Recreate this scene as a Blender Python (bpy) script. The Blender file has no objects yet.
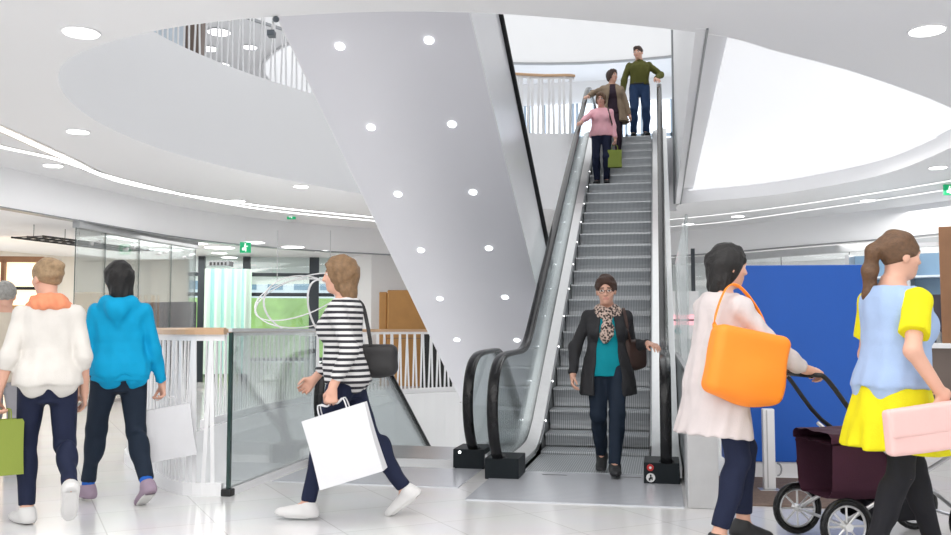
import bpy, bmesh, math, random
import numpy as np
from mathutils import Vector, Matrix
random.seed(7); rng = np.random.RandomState(3)
SC = bpy.context.scene; COL = SC.collection
R = math.radians
# ------------------------------------------------------------------ camera
F, PITCH, YAW = 916.36, .0681567, .199394
CAM = np.array([.6402, -7.6837, 1.1774])
FW = np.array([-math.sin(YAW)*math.cos(PITCH), math.cos(YAW)*math.cos(PITCH), math.sin(PITCH)])
RT = np.array([math.cos(YAW), math.sin(YAW), 0.]); UP = np.cross(RT, FW)
def ray(x, y): return FW + RT*(x-475.5)/F - UP*(y-267.5)/F
def atz(x, y, z): r = ray(x, y); return CAM + r*(z-CAM[2])/r[2]
def atD(x, y, D): return CAM + ray(x, y)*D
cd = bpy.data.cameras.new('camera'); cam = bpy.data.objects.new('camera', cd); COL.objects.link(cam)
cd.sensor_width = 36; cd.lens = F/951*36; cd.clip_end = 200
cam.location = CAM; cam.rotation_euler = (math.pi/2+PITCH, 0, YAW); SC.camera = cam
# ------------------------------------------------------------------ materials
M = {}
def mat(name, col, rough=.5, metal=0., var=.03, scale=8., bump=0., bscale=60., emit=None, spec=.5):
    m = bpy.data.materials.new(name); m.use_nodes = True; nt = m.node_tree; n = nt.nodes; l = nt.links
    b = n['Principled BSDF']; b.inputs['Roughness'].default_value = rough; b.inputs['Metallic'].default_value = metal
    b.inputs['Specular IOR Level'].default_value = spec
    tc = n.new('ShaderNodeTexCoord'); no = n.new('ShaderNodeTexNoise'); no.inputs['Scale'].default_value = scale
    l.new(tc.outputs['Object'], no.inputs['Vector'])
    mx = n.new('ShaderNodeMix'); mx.data_type = 'RGBA'
    c = np.array(col[:3])
    mx.inputs[6].default_value = (*np.clip(c*(1-var), 0, 1), 1); mx.inputs[7].default_value = (*np.clip(c*(1+var), 0, 1), 1)
    l.new(no.outputs['Fac'], mx.inputs[0]); l.new(mx.outputs[2], b.inputs['Base Color'])
    if bump:
        n2 = n.new('ShaderNodeTexNoise'); n2.inputs['Scale'].default_value = bscale; n2.inputs['Detail'].default_value = 3
        l.new(tc.outputs['Object'], n2.inputs['Vector'])
        bp = n.new('ShaderNodeBump'); bp.inputs['Strength'].default_value = bump; bp.inputs['Distance'].default_value = .01
        l.new(n2.outputs['Fac'], bp.inputs['Height']); l.new(bp.outputs['Normal'], b.inputs['Normal'])
    if emit: b.inputs['Emission Color'].default_value = (*col[:3], 1); b.inputs['Emission Strength'].default_value = emit
    M[name] = m; return m
def stripes(name, c1, c2, axis, period, duty=.5, rough=.6, metal=0., bump=0.):
    m = mat(name, c1, rough, metal); nt = m.node_tree; n = nt.nodes; l = nt.links; b = n['Principled BSDF']
    tc = n['Texture Coordinate']; sx = n.new('ShaderNodeSeparateXYZ'); l.new(tc.outputs['Object'], sx.inputs[0])
    a = n.new('ShaderNodeMath'); a.operation = 'DIVIDE'; a.inputs[1].default_value = period; l.new(sx.outputs[axis], a.inputs[0])
    f = n.new('ShaderNodeMath'); f.operation = 'FRACT'; l.new(a.outputs[0], f.inputs[0])
    g = n.new('ShaderNodeMath'); g.operation = 'GREATER_THAN'; g.inputs[1].default_value = duty; l.new(f.outputs[0], g.inputs[0])
    mx = n.new('ShaderNodeMix'); mx.data_type = 'RGBA'; mx.inputs[6].default_value = (*c1, 1); mx.inputs[7].default_value = (*c2, 1)
    l.new(g.outputs[0], mx.inputs[0]); l.new(mx.outputs[2], b.inputs['Base Color'])
    return m
def glass(name, tint, rough=.02, refl=.12, haze=0.):
    m = bpy.data.materials.new(name); m.use_nodes = True; nt = m.node_tree; n = nt.nodes; l = nt.links
    n.remove(n['Principled BSDF']); o = n['Material Output']
    t = n.new('ShaderNodeBsdfTransparent'); t.inputs[0].default_value = (*tint, 1)
    g = n.new('ShaderNodeBsdfGlossy'); g.inputs['Roughness'].default_value = rough; g.inputs[0].default_value = (.95, .97, .97, 1)
    lw = n.new('ShaderNodeLayerWeight'); lw.inputs[0].default_value = .25
    ma = n.new('ShaderNodeMath'); ma.operation = 'MULTIPLY_ADD'; ma.inputs[1].default_value = .6; ma.inputs[2].default_value = refl*.3
    l.new(lw.outputs['Fresnel'], ma.inputs[0])
    x = n.new('ShaderNodeMixShader'); l.new(ma.outputs[0], x.inputs[0]); l.new(t.outputs[0], x.inputs[1]); l.new(g.outputs[0], x.inputs[2])
    last = x
    if haze:
        d = n.new('ShaderNodeBsdfDiffuse'); d.inputs[0].default_value = (.85, .9, .9, 1)
        no = n.new('ShaderNodeTexNoise'); no.inputs['Scale'].default_value = .7
        mm = n.new('ShaderNodeMath'); mm.operation = 'MULTIPLY'; mm.inputs[1].default_value = haze*2; l.new(no.outputs['Fac'], mm.inputs[0])
        y = n.new('ShaderNodeMixShader'); l.new(mm.outputs[0], y.inputs[0]); l.new(x.outputs[0], y.inputs[1]); l.new(d.outputs[0], y.inputs[2]); last = y
    l.new(last.outputs[0], o.inputs['Surface']); M[name] = m; return m
mat('white', (.86, .86, .87), .45, var=.01); mat('ceil', (.92, .92, .93), .6, var=.008, scale=.6)
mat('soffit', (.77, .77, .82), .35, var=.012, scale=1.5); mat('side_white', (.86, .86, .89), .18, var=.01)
mat('wall_white', (.86, .86, .865), .5, var=.012, scale=2); mat('fascia', (.91, .91, .92), .5, var=.01, scale=1.5)
mat('slat', (.86, .86, .87), .35, var=.01); mat('grey_fascia', (.84, .845, .85), .5, var=.03, scale=1.2)
mat('steel', (.62, .62, .63), .28, .9, var=.06, scale=14); mat('steel_light', (.80, .80, .80), .33, .75, var=.05, scale=20)
mat('header_grey', (.46, .47, .48), .5, .3, var=.12, scale=4); mat('steel_dark', (.30, .31, .32), .35, .8); mat('rubber', (.008, .008, .009), .24, var=.2, spec=.3); mat('rubber_matt', (.010, .010, .012), .45, spec=.3)
mat('black_box', (.008, .012, .015), .45, var=.15, scale=30, bump=.05, spec=.2); mat('black', (.012, .012, .013), .5)
mat('oak', (.62, .36, .16), .45, var=.15, scale=3); mat('oak_rail', (.58, .37, .22), .4, var=.1, scale=5)
mat('wood_box', (.50, .25, .075), .5, var=.14, scale=4); mat('wood_post', (.27, .13, .06), .5, var=.2, scale=5)
mat('concrete', (.52, .52, .525), .5, var=.10, scale=9, bump=.05); mat('blue_panel', (.003, .10, .50), .45, var=.04, scale=3)
mat('mat_brown', (.20, .14, .11), .9, var=.35, scale=40, bump=.4, bscale=120); mat('edge_green', (.02, .05, .045), .2)
mat('led_dim', (1, 1, 1), .5, emit=1.0); mat('panel_dim', (.90, .905, .93), .5, emit=.40); mat('lamp', (1, 1, 1), .5, emit=3.2); mat('spot', (1, 1, 1), .5, emit=4.0); mat('led', (1, 1, 1), .5, emit=3.0); mat('panel_lit', (.96, .97, 1), .5, emit=.38)
mat('green_sign', (.0, .33, .13), .4, emit=.5); mat('sign_white', (.9, .95, .9), .4, emit=.7)
mat('red', (.55, .02, .02), .35); mat('label_white', (.8, .8, .8), .5)
mat('mullion', (.035, .045, .055), .4); mat('cream', (.80, .76, .69), .6, var=.04, scale=1); mat('warm_lit', (1., .80, .55), .5, emit=1.1)
mat('shop_dark', (.07, .06, .08), .6, var=.5, scale=3); mat('shop_grey', (.40, .42, .43), .5, var=.1); mat('brown_dark', (.16, .12, .10), .5)
mat('teal', (.10, .38, .42), .5); mat('pink_lit', (.95, .45, .50), .5, emit=.6); mat('hedge', (.42, .78, .22), .9, var=.5, scale=1.5, bump=.5, bscale=6)
mat('facade', (.70, .78, .86), .7, var=.1, scale=.5); mat('facade_win', (.20, .32, .45), .2); mat('cctv', (.10, .12, .14), .4)
mat('window_lit', (.86, .92, 1.), .5, emit=1.25); mat('window_bar', (.45, .55, .66), .4)
stripes('strip_curtain', (.42, .78, .72), (.72, .90, .78), 0, .21, .45)
stripes('step_ribs', (.64, .65, .66), (.38, .39, .40), 0, .020, .55, .30, .75)
stripes('step_tread', (.58, .60, .62), (.34, .36, .38), 0, .020, .5, .38, .7)
stripes('plate_ribs', (.72, .735, .78), (.64, .655, .70), 1, .05, .5, .26, .35)
glass('glass', (.93, .965, .96)); glass('glass_clear', (.93, .95, .95), refl=.06, haze=.03); glass('glass_bal', (.96, .975, .975), haze=.05); glass('glass_esc', (.92, .95, .955), haze=.05)
def tile_floor():
    m = mat('floor_tile', (.80, .79, .785), .16, spec=.5); nt = m.node_tree; n = nt.nodes; l = nt.links; b = n['Principled BSDF']
    tc = n['Texture Coordinate']; mp = n.new('ShaderNodeMapping'); mp.inputs['Rotation'].default_value = (0, 0, R(-38))
    l.new(tc.outputs['Object'], mp.inputs[0]); br = n.new('ShaderNodeTexBrick'); br.offset = 0
    br.inputs['Color1'].default_value = (.80, .795, .795, 1); br.inputs['Color2'].default_value = (.765, .76, .76, 1); br.inputs['Mortar'].default_value = (.60, .59, .58, 1)
    br.inputs['Scale'].default_value = 1; br.inputs['Mortar Size'].default_value = .004; br.inputs['Brick Width'].default_value = .62; br.inputs['Row Height'].default_value = .62
    l.new(mp.outputs[0], br.inputs['Vector'])
    no = n['Noise Texture']; no.inputs['Scale'].default_value = 2.5
    mx = n.new('ShaderNodeMix'); mx.data_type = 'RGBA'; mx.blend_type = 'MULTIPLY'; mx.inputs[0].default_value = .10
    l.new(br.outputs[0], mx.inputs[6]); l.new(no.outputs['Color'], mx.inputs[7]); l.new(mx.outputs[2], b.inputs['Base Color'])
tile_floor()
# ------------------------------------------------------------------ objects
def tag(o, label=None, cat=None, group=None, kind=None):
    if label: o['label'] = label
    if cat: o['category'] = cat
    if group: o['group'] = group
    if kind: o['kind'] = kind
    return o
def empty(name, loc, rz=0, label=None, cat=None, group=None):
    o = bpy.data.objects.new(name, None); COL.objects.link(o); o.location = loc; o.rotation_euler = (0, 0, rz)
    o.empty_display_size = .1
    return tag(o, label, cat, group)
class MB:
    def __init__(s): s.v = []; s.f = []; s.mi = []; s.cur = 0
    def add(s, vs, fs):
        o = len(s.v); s.v += [tuple(map(float, p)) for p in vs]; s.f += [tuple(i+o for i in f) for f in fs]; s.mi += [s.cur]*len(fs); return s
    def box(s, a, b, rot=None, piv=None):
        (x0, y0, z0), (x1, y1, z1) = a, b
        vs = [Vector((x, y, z)) for z in (z0, z1) for y in (y0, y1) for x in (x0, x1)]
        if rot is not None:
            c = Vector(piv) if piv is not None else Vector(((x0+x1)/2, (y0+y1)/2, (z0+z1)/2)); vs = [c+rot@(v-c) for v in vs]
        return s.add(vs, [(0, 2, 3, 1), (4, 5, 7, 6), (0, 1, 5, 4), (2, 6, 7, 3), (0, 4, 6, 2), (1, 3, 7, 5)])
    def prism_x(s, poly, x0, x1):            # poly in (y,z)
        n = len(poly); return s.add([(x0, y, z) for y, z in poly]+[(x1, y, z) for y, z in poly],
            [tuple(range(n)), tuple(range(2*n-1, n-1, -1))]+[(i, i+n, (i+1) % n+n, (i+1) % n) for i in range(n)])
    def prism_z(s, poly, z0, z1):
        n = len(poly); return s.add([(x, y, z0) for x, y in poly]+[(x, y, z1) for x, y in poly],
            [tuple(range(n-1, -1, -1)), tuple(range(n, 2*n))]+[(i, (i+1) % n, (i+1) % n+n, i+n) for i in range(n)])
    def tube(s, pts, r, n=8, sec=None, up=None, cap=True, closed=False):     # sec: list of (a,b) offsets in (side, up)
        pts = [Vector(p) for p in pts]; N = len(pts)
        rs = r if hasattr(r, '__len__') else [r]*N
        if sec is None: base = [(math.cos(2*math.pi*k/n), math.sin(2*math.pi*k/n)) for k in range(n)]
        else: base = sec
        n = len(base); vs = []; prev = None
        for i, p in enumerate(pts):
            if closed: t = (pts[(i+1) % N]-pts[i-1]).normalized()
            else: t = (pts[min(i+1, N-1)]-pts[max(i-1, 0)]).normalized()
            if up is not None: sd = t.cross(Vector(up)).normalized(); u = sd.cross(t).normalized()
            else:
                if prev is None: prev = t.orthogonal().normalized()
                u = (prev-t*prev.dot(t)).normalized(); prev = u; sd = t.cross(u)
            vs += [p+sd*a*rs[i]+u*b*rs[i] for a, b in base]
        fs = [(i*n+k, i*n+(k+1) % n, (i+1)*n+(k+1) % n, (i+1)*n+k) for i in range(N-1) for k in range(n)]
        if closed: fs += [((N-1)*n+k, (N-1)*n+(k+1) % n, (k+1) % n, k) for k in range(n)]
        elif cap: fs += [tuple(range(n-1, -1, -1)), tuple(range((N-1)*n, N*n))]
        return s.add(vs, fs)
    def cyl(s, a, b, r0, r1=None, n=16): return s.tube([a, b], [r0, r0 if r1 is None else r1], n)
    def sphere(s, c, r, n=12, m=8):
        r = r if hasattr(r, '__len__') else (r, r, r)
        vs = [(c[0], c[1], c[2]-r[2])]
        for j in range(1, m):
            a = -math.pi/2+math.pi*j/m
            vs += [(c[0]+r[0]*math.cos(a)*math.cos(2*math.pi*k/n), c[1]+r[1]*math.cos(a)*math.sin(2*math.pi*k/n), c[2]+r[2]*math.sin(a)) for k in range(n)]
        vs.append((c[0], c[1], c[2]+r[2])); L = len(vs)-1
        fs = [(0, 1+(k+1) % n, 1+k) for k in range(n)]+[(L, L-n+k, L-n+(k+1) % n) for k in range(n)]
        fs += [(1+j*n+k, 1+j*n+(k+1) % n, 1+(j+1)*n+(k+1) % n, 1+(j+1)*n+k) for j in range(m-2) for k in range(n)]
        return s.add(vs, fs)
    def strip(s, loop, z0, z1, closed=True, thick=0):
        n = len(loop); m = n if closed else n-1
        return s.add([(p[0], p[1], z0) for p in loop]+[(p[0], p[1], z1) for p in loop], [(i, (i+1) % n, (i+1) % n+n, i+n) for i in range(m)])
    def wallpath(s, pts, z0, z1, th, closed=False):   # thick wall along a plan path
        n = len(pts); P = [np.array(p[:2], float) for p in pts]; O = []
        for i in range(n):
            a = P[i-1] if (i > 0 or closed) else P[i]; b = P[(i+1) % n] if (i < n-1 or closed) else P[i]
            t = (b-a)/np.linalg.norm(b-a); O.append(np.array([t[1], -t[0]])*th/2)
        vs = []
        for i in range(n):
            for sg, z in ((1, z0), (1, z1), (-1, z1), (-1, z0)): q = P[i]+O[i]*sg; vs.append((q[0], q[1], z))
        fs = []
        for i in range(n if closed else n-1):
            j = (i+1) % n
            fs += [(i*4+k, j*4+k, j*4+(k+1) % 4, i*4+(k+1) % 4) for k in range(4)]
        if not closed: fs += [(3, 2, 1, 0), tuple((n-1)*4+k for k in range(4))]
        return s.add(vs, fs)
    def build(s, name, m, parent=None, smooth=False, bevel=0, loc=None, label=None, kind=None, cat=None, group=None, sub=0):
        me = bpy.data.meshes.new(name); me.from_pydata(s.v, [], s.f); 
        ms = m if isinstance(m, (list, tuple)) else [m]
        for x in ms: me.materials.append(M[x])
        if len(ms) > 1: me.polygons.foreach_set('material_index', s.mi)
        bm = bmesh.new(); bm.from_mesh(me); bmesh.ops.recalc_face_normals(bm, faces=bm.faces); bm.to_mesh(me); bm.free()
        if smooth: me.polygons.foreach_set('use_smooth', [True]*len(me.polygons))
        o = bpy.data.objects.new(name, me); COL.objects.link(o); o.parent = parent
        if loc is not None: o.location = loc
        if bevel:
            b = o.modifiers.new('bevel', 'BEVEL'); b.width = bevel; b.segments = 2; b.limit_method = 'ANGLE'; b.angle_limit = R(40)
        if sub: b = o.modifiers.new('sub', 'SUBSURF'); b.levels = b.render_levels = sub
        return tag(o, label, cat, group, kind)
def cat_rom(P, n=8, closed=False):
    P = [np.array(p, float) for p in P]; N = len(P); out = []
    for i in range(N if closed else N-1):
        g = lambda k: P[k % N] if closed else P[min(max(k, 0), N-1)]
        a, b, c, d = g(i-1), g(i), g(i+1), g(i+2)
        for k in range(n):
            t = k/n; out.append(.5*((2*b)+(c-a)*t+(2*a-5*b+4*c-d)*t*t+(3*b-a-3*c+d)*t**3))
    if not closed: out.append(P[-1])
    return out
def resample(P, step):
    P = [np.array(p, float) for p in P]; s = [0]
    for a, b in zip(P, P[1:]): s.append(s[-1]+np.linalg.norm(b-a))
    n = max(1, int(round(s[-1]/step))); P = np.array(P)
    return [np.array([np.interp(x, s, P[:, k]) for k in range(P.shape[1])]) for x in np.linspace(0, s[-1], n+1)]
def copy_tree(o, parent=None):
    c = o.copy(); COL.objects.link(c); c.parent = parent
    for ch in list(o.children): copy_tree(ch, c)
    return c
def slab(name, outer, holes, z, m, down, kind='structure', thick=0):
    bm = bmesh.new(); ed = []
    for lp in [outer]+holes:
        vs = [bm.verts.new((p[0], p[1], z)) for p in lp]; ed += [bm.edges.new((vs[i], vs[(i+1) % len(vs)])) for i in range(len(vs))]
    bmesh.ops.triangle_fill(bm, edges=ed, use_beauty=True, use_dissolve=False)
    for f in bm.faces:
        f.normal_update()
        if (f.normal.z > 0) == down: f.normal_flip()
    if thick:
        r = bmesh.ops.extrude_face_region(bm, geom=list(bm.faces)); bmesh.ops.translate(bm, vec=(0, 0, thick), verts=[v for v in r['geom'] if isinstance(v, bmesh.types.BMVert)])
        bmesh.ops.recalc_face_normals(bm, faces=bm.faces)
    me = bpy.data.meshes.new(name); bm.to_mesh(me); bm.free(); me.materials.append(M[m]); o = bpy.data.objects.new(name, me); COL.objects.link(o); return tag(o, kind=kind)
# ================================================================== SETTING
H1, L1, HB = 3.40, 4.80, 2.87
hole = cat_rom([(-4.32, -.9), (-3.2, -1.55), (-2, -1.72), (-.64, -1.53), (.96, -.75), (1.6, -.14), (2.42, .72), (3.52, 2.14), (4.1, 3.25), (4.12, 4.5), (3.72, 6.35), (2.58, 7.9), (1.35, 8.55), (1.0, 8.8), (.93, 9.3), (.88, 9.78), (.0, 9.8), (-.76, 9.78), (-.82, 9.4), (-.95, 9.1), (-1.6, 8.95), (-2.8, 8.3), (-3.93, 6.9), (-4.55, 5.5), (-5.12, 3.9), (-5.36, 2.25), (-5.1, .5)], 5, True)
bulk = cat_rom([(-7.6, -12.5), (-8.3, -6), (-8.4, -1), (-8.2, 3.14), (-8.1, 5), (-7.8, 8.0), (-6.6, 10.4), (-4.6, 12.3), (-2, 13.4), (.9, 13.45), (3.4, 11.45), (5.55, 9.35), (7.2, 6.4), (8.2, 2), (8.4, -4), (8, -12.5)], 6)
vhole = [tuple(p) for p in cat_rom([(-2.40, -1.50), (-2.78, -1.46), (-3.42, -.78), (-4.2, .25), (-4.68, 2.3), (-4.96, 4.4), (-5.0, 6.2), (-4.4, 8.1), (-3.4, 9.4), (-2.6, 9.7)], 6)]+[(-2.6, 7.0), (-.80, 7.0), (-.80, 1.02), (-2.40, 1.02)]
big = [(-15, -13), (15, -13), (15, 24), (-15, 24)]
slab('floor', big, [vhole], 0, 'floor_tile', False)
slab('ceiling', big, [hole], H1, 'ceil', True)
slab('ceiling.001', big, [bulk], HB, 'ceil', True)
m = MB(); m.wallpath(bulk, HB-.02, H1+.01, .12); m.build('trim_bulkhead', 'fascia', kind='structure')
m = MB(); m.wallpath([p*1.0 for p in bulk[14:-8]], HB-.035, HB-.015, .16); m.build('trim_shadow_gap', 'steel_dark', kind='structure')
# rim of the round opening, upper floor slab
m = MB(); m.strip(hole, H1-.002, L1); m.build('trim_opening', 'fascia', kind='structure', smooth=True)
slab('floor_upper', big, [hole], L1, 'floor_tile', False)
# lower level
slab('floor_lower', big, [], -4.8, 'wall_white', False)
m = MB(); m.strip(vhole, -1.7, 0); m.build('trim_void', 'grey_fascia', kind='structure')
slab('ceiling_lower', big, [vhole], -1.7, 'ceil', True)
# level-1 ceiling with its own opening
h2 = [(-.6+8.2*math.cos(a), 7.2+8.2*math.sin(a)) for a in np.linspace(0, 2*math.pi, 72, endpoint=False)]
slab('ceiling_upper', big, [h2], 8.0, 'ceil', True)
m = MB(); m.strip(h2, 8.0, 11.5); m.build('wall_upper_void', 'wall_white', kind='structure', smooth=True)
m = MB(); m.wallpath(h2, 7.94, 8.0, .05, True); m.build('trim_upper_edge', 'steel_dark', kind='structure')
# walls
m = MB(); m.box((-15, 17.2, L1), (15, 17.5, 8)); m.build('wall_upper_far', 'wall_white', kind='structure')
m = MB(); m.box((-15.2, -13, L1), (-15, 17.5, 8)); m.build('wall_upper_left', 'wall_white', kind='structure')
for i, x in enumerate(np.arange(-4.2, 4.1, 1.32)):
    w = MB().box((x, 17.10, 5.0), (x+1.26, 17.19, 7.35)).build(f'window_{i+3}', 'window_lit', kind='structure')
    b = MB()
    for q in (0, .42, .84, 1.20): b.box((x+q, 17.04, 5.0), (x+q+.07, 17.1, 7.35))
    b.box((x, 17.04, 6.35), (x+1.26, 17.1, 6.44)); b.build('window_frame', 'window_bar', w)
# wall beside the stair opening, and the lit ceiling right of it
m = MB(); m.box((.92, -.85, H1-.004), (1.0, 8.75, 7.9)); ww = m.build('wall_beside_escalator', 'fascia', kind='structure')
m = MB(); m.box((.885, 8.72, H1), (.925, 8.78, 7.9)); m.build('trim_corner', 'steel_dark', ww); m = MB(); m.box((.996, -.85, H1-.012), (1.014, 8.75, H1+.008)); m.build('edge_trim', 'steel_dark', ww)
def inset(loop, d):
    P = [np.array(p) for p in loop]; c = sum(P)/len(P); out = []
    for i in range(len(P)):
        t = P[(i+1) % len(P)]-P[i-1]; t /= np.linalg.norm(t); n = np.array([-t[1], t[0]])
        if n@(c-P[i]) < 0: n = -n
        out.append(P[i]+n*d)
    return out
dl = [p for p in hole if p[0] > 1.02]
i0 = max(range(len(hole)), key=lambda i: (hole[i][0] > 1.02 and hole[i-1][0] <= 1.02))
dl = [p for p in (hole[i0:]+hole[:i0]) if p[0] > 1.02]
dl = [np.array((1.0, dl[0][1]-.05))]+dl+[np.array((1.0, dl[-1][1]+.05))]
lc = empty('luminous_ceiling', (0, 0, 0), 0, 'large white luminous ceiling panel set in the D-shaped opening right of the escalator', 'ceiling light')
m = MB(); m.prism_z([tuple(p) for p in dl], 3.66, 3.70); m.build('backing_tray', 'white', lc)
di = [p for p in inset(dl, .03) if True]; di = [np.array((max(p[0], 1.22), p[1])) for p in di]
m = MB(); m.prism_z([tuple(p) for p in di], 3.615, 3.635); m.build('diffuser', 'panel_lit', lc)
MB().wallpath(resample(cat_rom([atz(x, y, 3.612)[:2] for x, y in [(690, 190.5), (780, 179.5), (870, 161), (938, 137)]], 8), .3), 3.610, 3.614, .22).build('panel_joint', 'panel_dim', lc)
# ring of light slots in the ceiling
def ring(pts, w, label, mt='led'):
    P = resample(cat_rom([atz(x, y, H1)[:2] for x, y in pts], 8), .25)
    o = MB().wallpath(P, H1-.012, H1-.002, w).build('light_strip', mt); tag(o, label, 'light strip', 'curved light slots in the ceiling')
    m = MB(); m.wallpath([p for p in P], H1-.008, H1-.001, w*2.0); m.build('trim', 'steel_light', o)
ring([(-60, 104), (0, 128), (60, 155), (130, 183.5), (250, 204), (365, 216), (400, 219)], .10, 'upper curved strip of light in the ceiling above the glass shopfront at left')
ring([(-60, 128), (0, 146), (60, 159.5), (130, 181.5), (250, 207), (365, 219.5), (400, 222)], .09, 'lower curved strip of light crossing its neighbour in the ceiling at left')
ring([(660, 220), (720, 214), (800, 204), (951, 180), (1010, 166)], .05, 'thin curved light slot in the ceiling nearest the luminous panel at right', 'led_dim')
ring([(660, 227), (720, 222), (800, 211), (951, 188.5), (1010, 176)], .05, 'thin curved light slot in the ceiling nearest the bulkhead at right', 'led_dim')
# recessed lights
def downlight(p, r, label, group, sq=1.):
    t = empty('ceiling_light', p, 0, label, 'ceiling light', group)
    MB().tube([(0, 0, -.012), (0, 0, .0)], r*1.12, 28).build('trim_ring', 'white', t)
    MB().tube([(0, 0, -.018), (0, 0, -.011)], r, 28).build('diffuser', 'lamp', t)
G = 'round downlights in the ceiling around the opening'
for px, py, r, lb in [(81, 31.5, .125, 'round recessed downlight at the upper left ceiling, nearest on the left side'), (78, 131, .115, 'round downlight in the left ceiling just above the curved light strips'),
    (53, 165, .12, 'round downlight in the left ceiling just below the crossing light strips'), (301, 186, .11, 'round downlight in the ceiling between the curved slab edge and the tilted escalator soffit'),
    (238, 200.5, .12, 'round downlight between the two light strips left of the exit sign'), (927, 29.5, .12, 'round recessed downlight at the upper right ceiling, nearest on the right side'),
    (938, 167, .11, 'round downlight at the right edge between luminous panel and light slots'), (868, 200, .12, 'round downlight between the slots above the yellow-sleeved walker'),
    (738, 216, .12, 'round downlight between the slots above the dark-haired stroller pusher'), (688, 223.5, .12, 'round downlight close beside the top right of the escalator rail')]:
    downlight(atz(px, py, H1), r, lb, G)
for px, py, r, lb in [(219, 32, .25, 'largest oval light seen on the upper floor through the slats'), (209, 48.5, .20, 'oval light on the upper floor left of the dark panel edge'), (250, 47, .16, 'oval light on the upper floor nearest the white skylight shape'), (221, 64.5, .20, 'lowest oval light on the upper floor above the slab edge')]:
    downlight(atz(px, py, 7.98), r, lb, 'lights in the upper floor ceiling')
for px, py, r, lb in [(219.5, 247, .30, 'longest bright light in the shop ceiling beyond the left balustrade'), (198, 243, .18, 'shop ceiling light next to the glass shopfront end'), (219.5, 252.6, .16, 'small shop ceiling light left of the small exit sign'), (229.5, 257, .18, 'lowest shop ceiling light above the window mullions'), (254, 242, .20, 'shop ceiling light just right of the small exit sign'), (293, 246.5, .22, 'shop ceiling light left of the striped shopper'), (321, 250.5, .18, 'shop ceiling light right behind the striped shopper')]:
    downlight(atz(px, py, HB), r, lb, 'lights in the low shop ceiling')
# skylight seen on the upper floor
sl = empty('skylight', atz(296, 72, 7.98), 0, 'bright white rounded skylight in the upper floor ceiling behind slats', 'skylight')
a = atz(296, 72, 7.98); lp = [tuple((atz(x, y, 7.98)-a)[:2]) for x, y in cat_rom([(263, 66), (270, 55), (285, 45), (310, 40), (340, 44), (352, 70), (345, 104), (310, 104), (285, 92), (270, 80)], 4, True)]
MB().prism_z(lp, -.03, -.005).build('diffuser', 'panel_lit', sl)
MB().wallpath(lp, -.05, 0, .06, True).build('frame', 'white', sl)
# upper-floor shopfront panels (behind the upper balustrade)
us = empty('upper_shopfront', (-12, 6.9, L1), 0, 'grey glass shopfront on the upper floor ending in a dark brown panel', 'shopfront')
for i in range(6):
    MB().box((i*.75, 0, 0), (i*.75+.70, .05, 3.15)).build('pane', ['shop_grey', 'facade'][i % 2], us)
MB().box((4.48, -.05, 0), (4.78, .1, 3.15)).build('end_panel', 'brown_dark', us)
# exit signs
def exit_sign(p, s, rz, label):
    t = empty('exit_sign', p, rz, label, 'exit sign', 'green exit signs hung from the ceiling')
    MB().box((-s, -.02, -s), (s, .02, s)).build('panel', 'green_sign', t)
    k = s/1.0; m = MB()
    m.box((-.1*k, -.026, .5*k), (.12*k, -.02, .75*k)); m.box((-.2*k, -.026, -.1*k), (.1*k, -.02, .45*k))
    m.box((.1*k, -.026, .15*k), (.5*k, -.02, .3*k)); m.box((-.55*k, -.026, -.55*k), (-.1*k, -.02, -.05*k)); m.box((0, -.026, -.75*k), (.2*k, -.02, 0))
    m.build('pictogram', 'sign_white', t); MB().cyl((0, 0, s), (0, 0, s+.10), .01).build('hanger', 'white', t)
exit_sign(atD(291.5, 215, 18), .085, .2, 'small green exit sign hanging under the curved light strips at left')
exit_sign(atD(245.5, 247.5, 17.2), .10, .2, 'small green exit sign among the shop ceiling lights at left')
exit_sign(atD(949, 190, 14.0), .08, .2, 'small green exit sign at the right edge under the ceiling slots')
# security camera under the rim
t = empty('security_camera', atz(276, 16.5, H1), .2, 'dark security camera hanging under the near rim of the opening', 'camera')
MB().sphere((0, 0, -.02), (.024, .024, .022)).build('dome', 'cctv', t); MB().box((-.07, .03, -.125), (-.02, .10, -.085)).build('housing', 'cctv', t); MB().tube([(-.045, .06, -.08), (-.03, .04, -.03), (0, 0, -.01)], .006).build('arm', 'steel', t)
# ------------------------------------------------------------------ left shopfront
sf = [p for p in bulk if -9 < p[0] and 4.3 < p[1] < 8.4 and p[0] < -7]
S = [np.array(p) for p in resample(cat_rom([atD(73, 330, 13.9)[:2], atD(110, 330, 14.9)[:2], atD(150, 330, 16.1)[:2], atD(194, 330, 17.5)[:2]], 8), .2)]
g = empty('glass_shopfront', (0, 0, 0), 0, 'curved frameless glass shopfront with steel header at the left', 'shopfront')
MB().wallpath(S, 2.74, 2.862, .12).build('header_rail', 'header_grey', g); MB().wallpath(S, 0, .06, .08).build('sill', 'steel', g)
cuts = [0, len(S)//4, len(S)//2, 3*len(S)//4, len(S)-1]
for a, b in zip(cuts, cuts[1:]):
    MB().wallpath(S[a:b+1], .06, 2.74, .02).build('glass_pane', 'glass_clear', g)
for a in cuts:
    MB().cyl((*S[a], .06), (*S[a], 2.74), .006, n=8).build('joint', 'edge_green', g)
for a in cuts[1:]:
    for q in (-2, -1): MB().sphere((*(S[max(0, a+q*1)]+np.array((.02, 0))), 2.62-.04*abs(q)), .03, 8, 6).build('clamp', 'steel', g)
m = MB()                                       # shop interior
m.wallpath([atD(-30, 330, 19)[:2], atD(60, 330, 21)[:2], atD(150, 330, 22)[:2], atD(188, 330, 22)[:2]], 0, HB, .1); m.build('wall_shop_left', 'cream', kind='structure')
o = empty('display_niche', atD(14, 330, 16.5)*np.array((1, 1, 0)), .35, 'warm lit display niche with dark shelf frame at far left', 'display')
MB().box((-.75, 0, 0), (.45, .08, 2.45)).build('back_panel', 'warm_lit', o)
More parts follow.
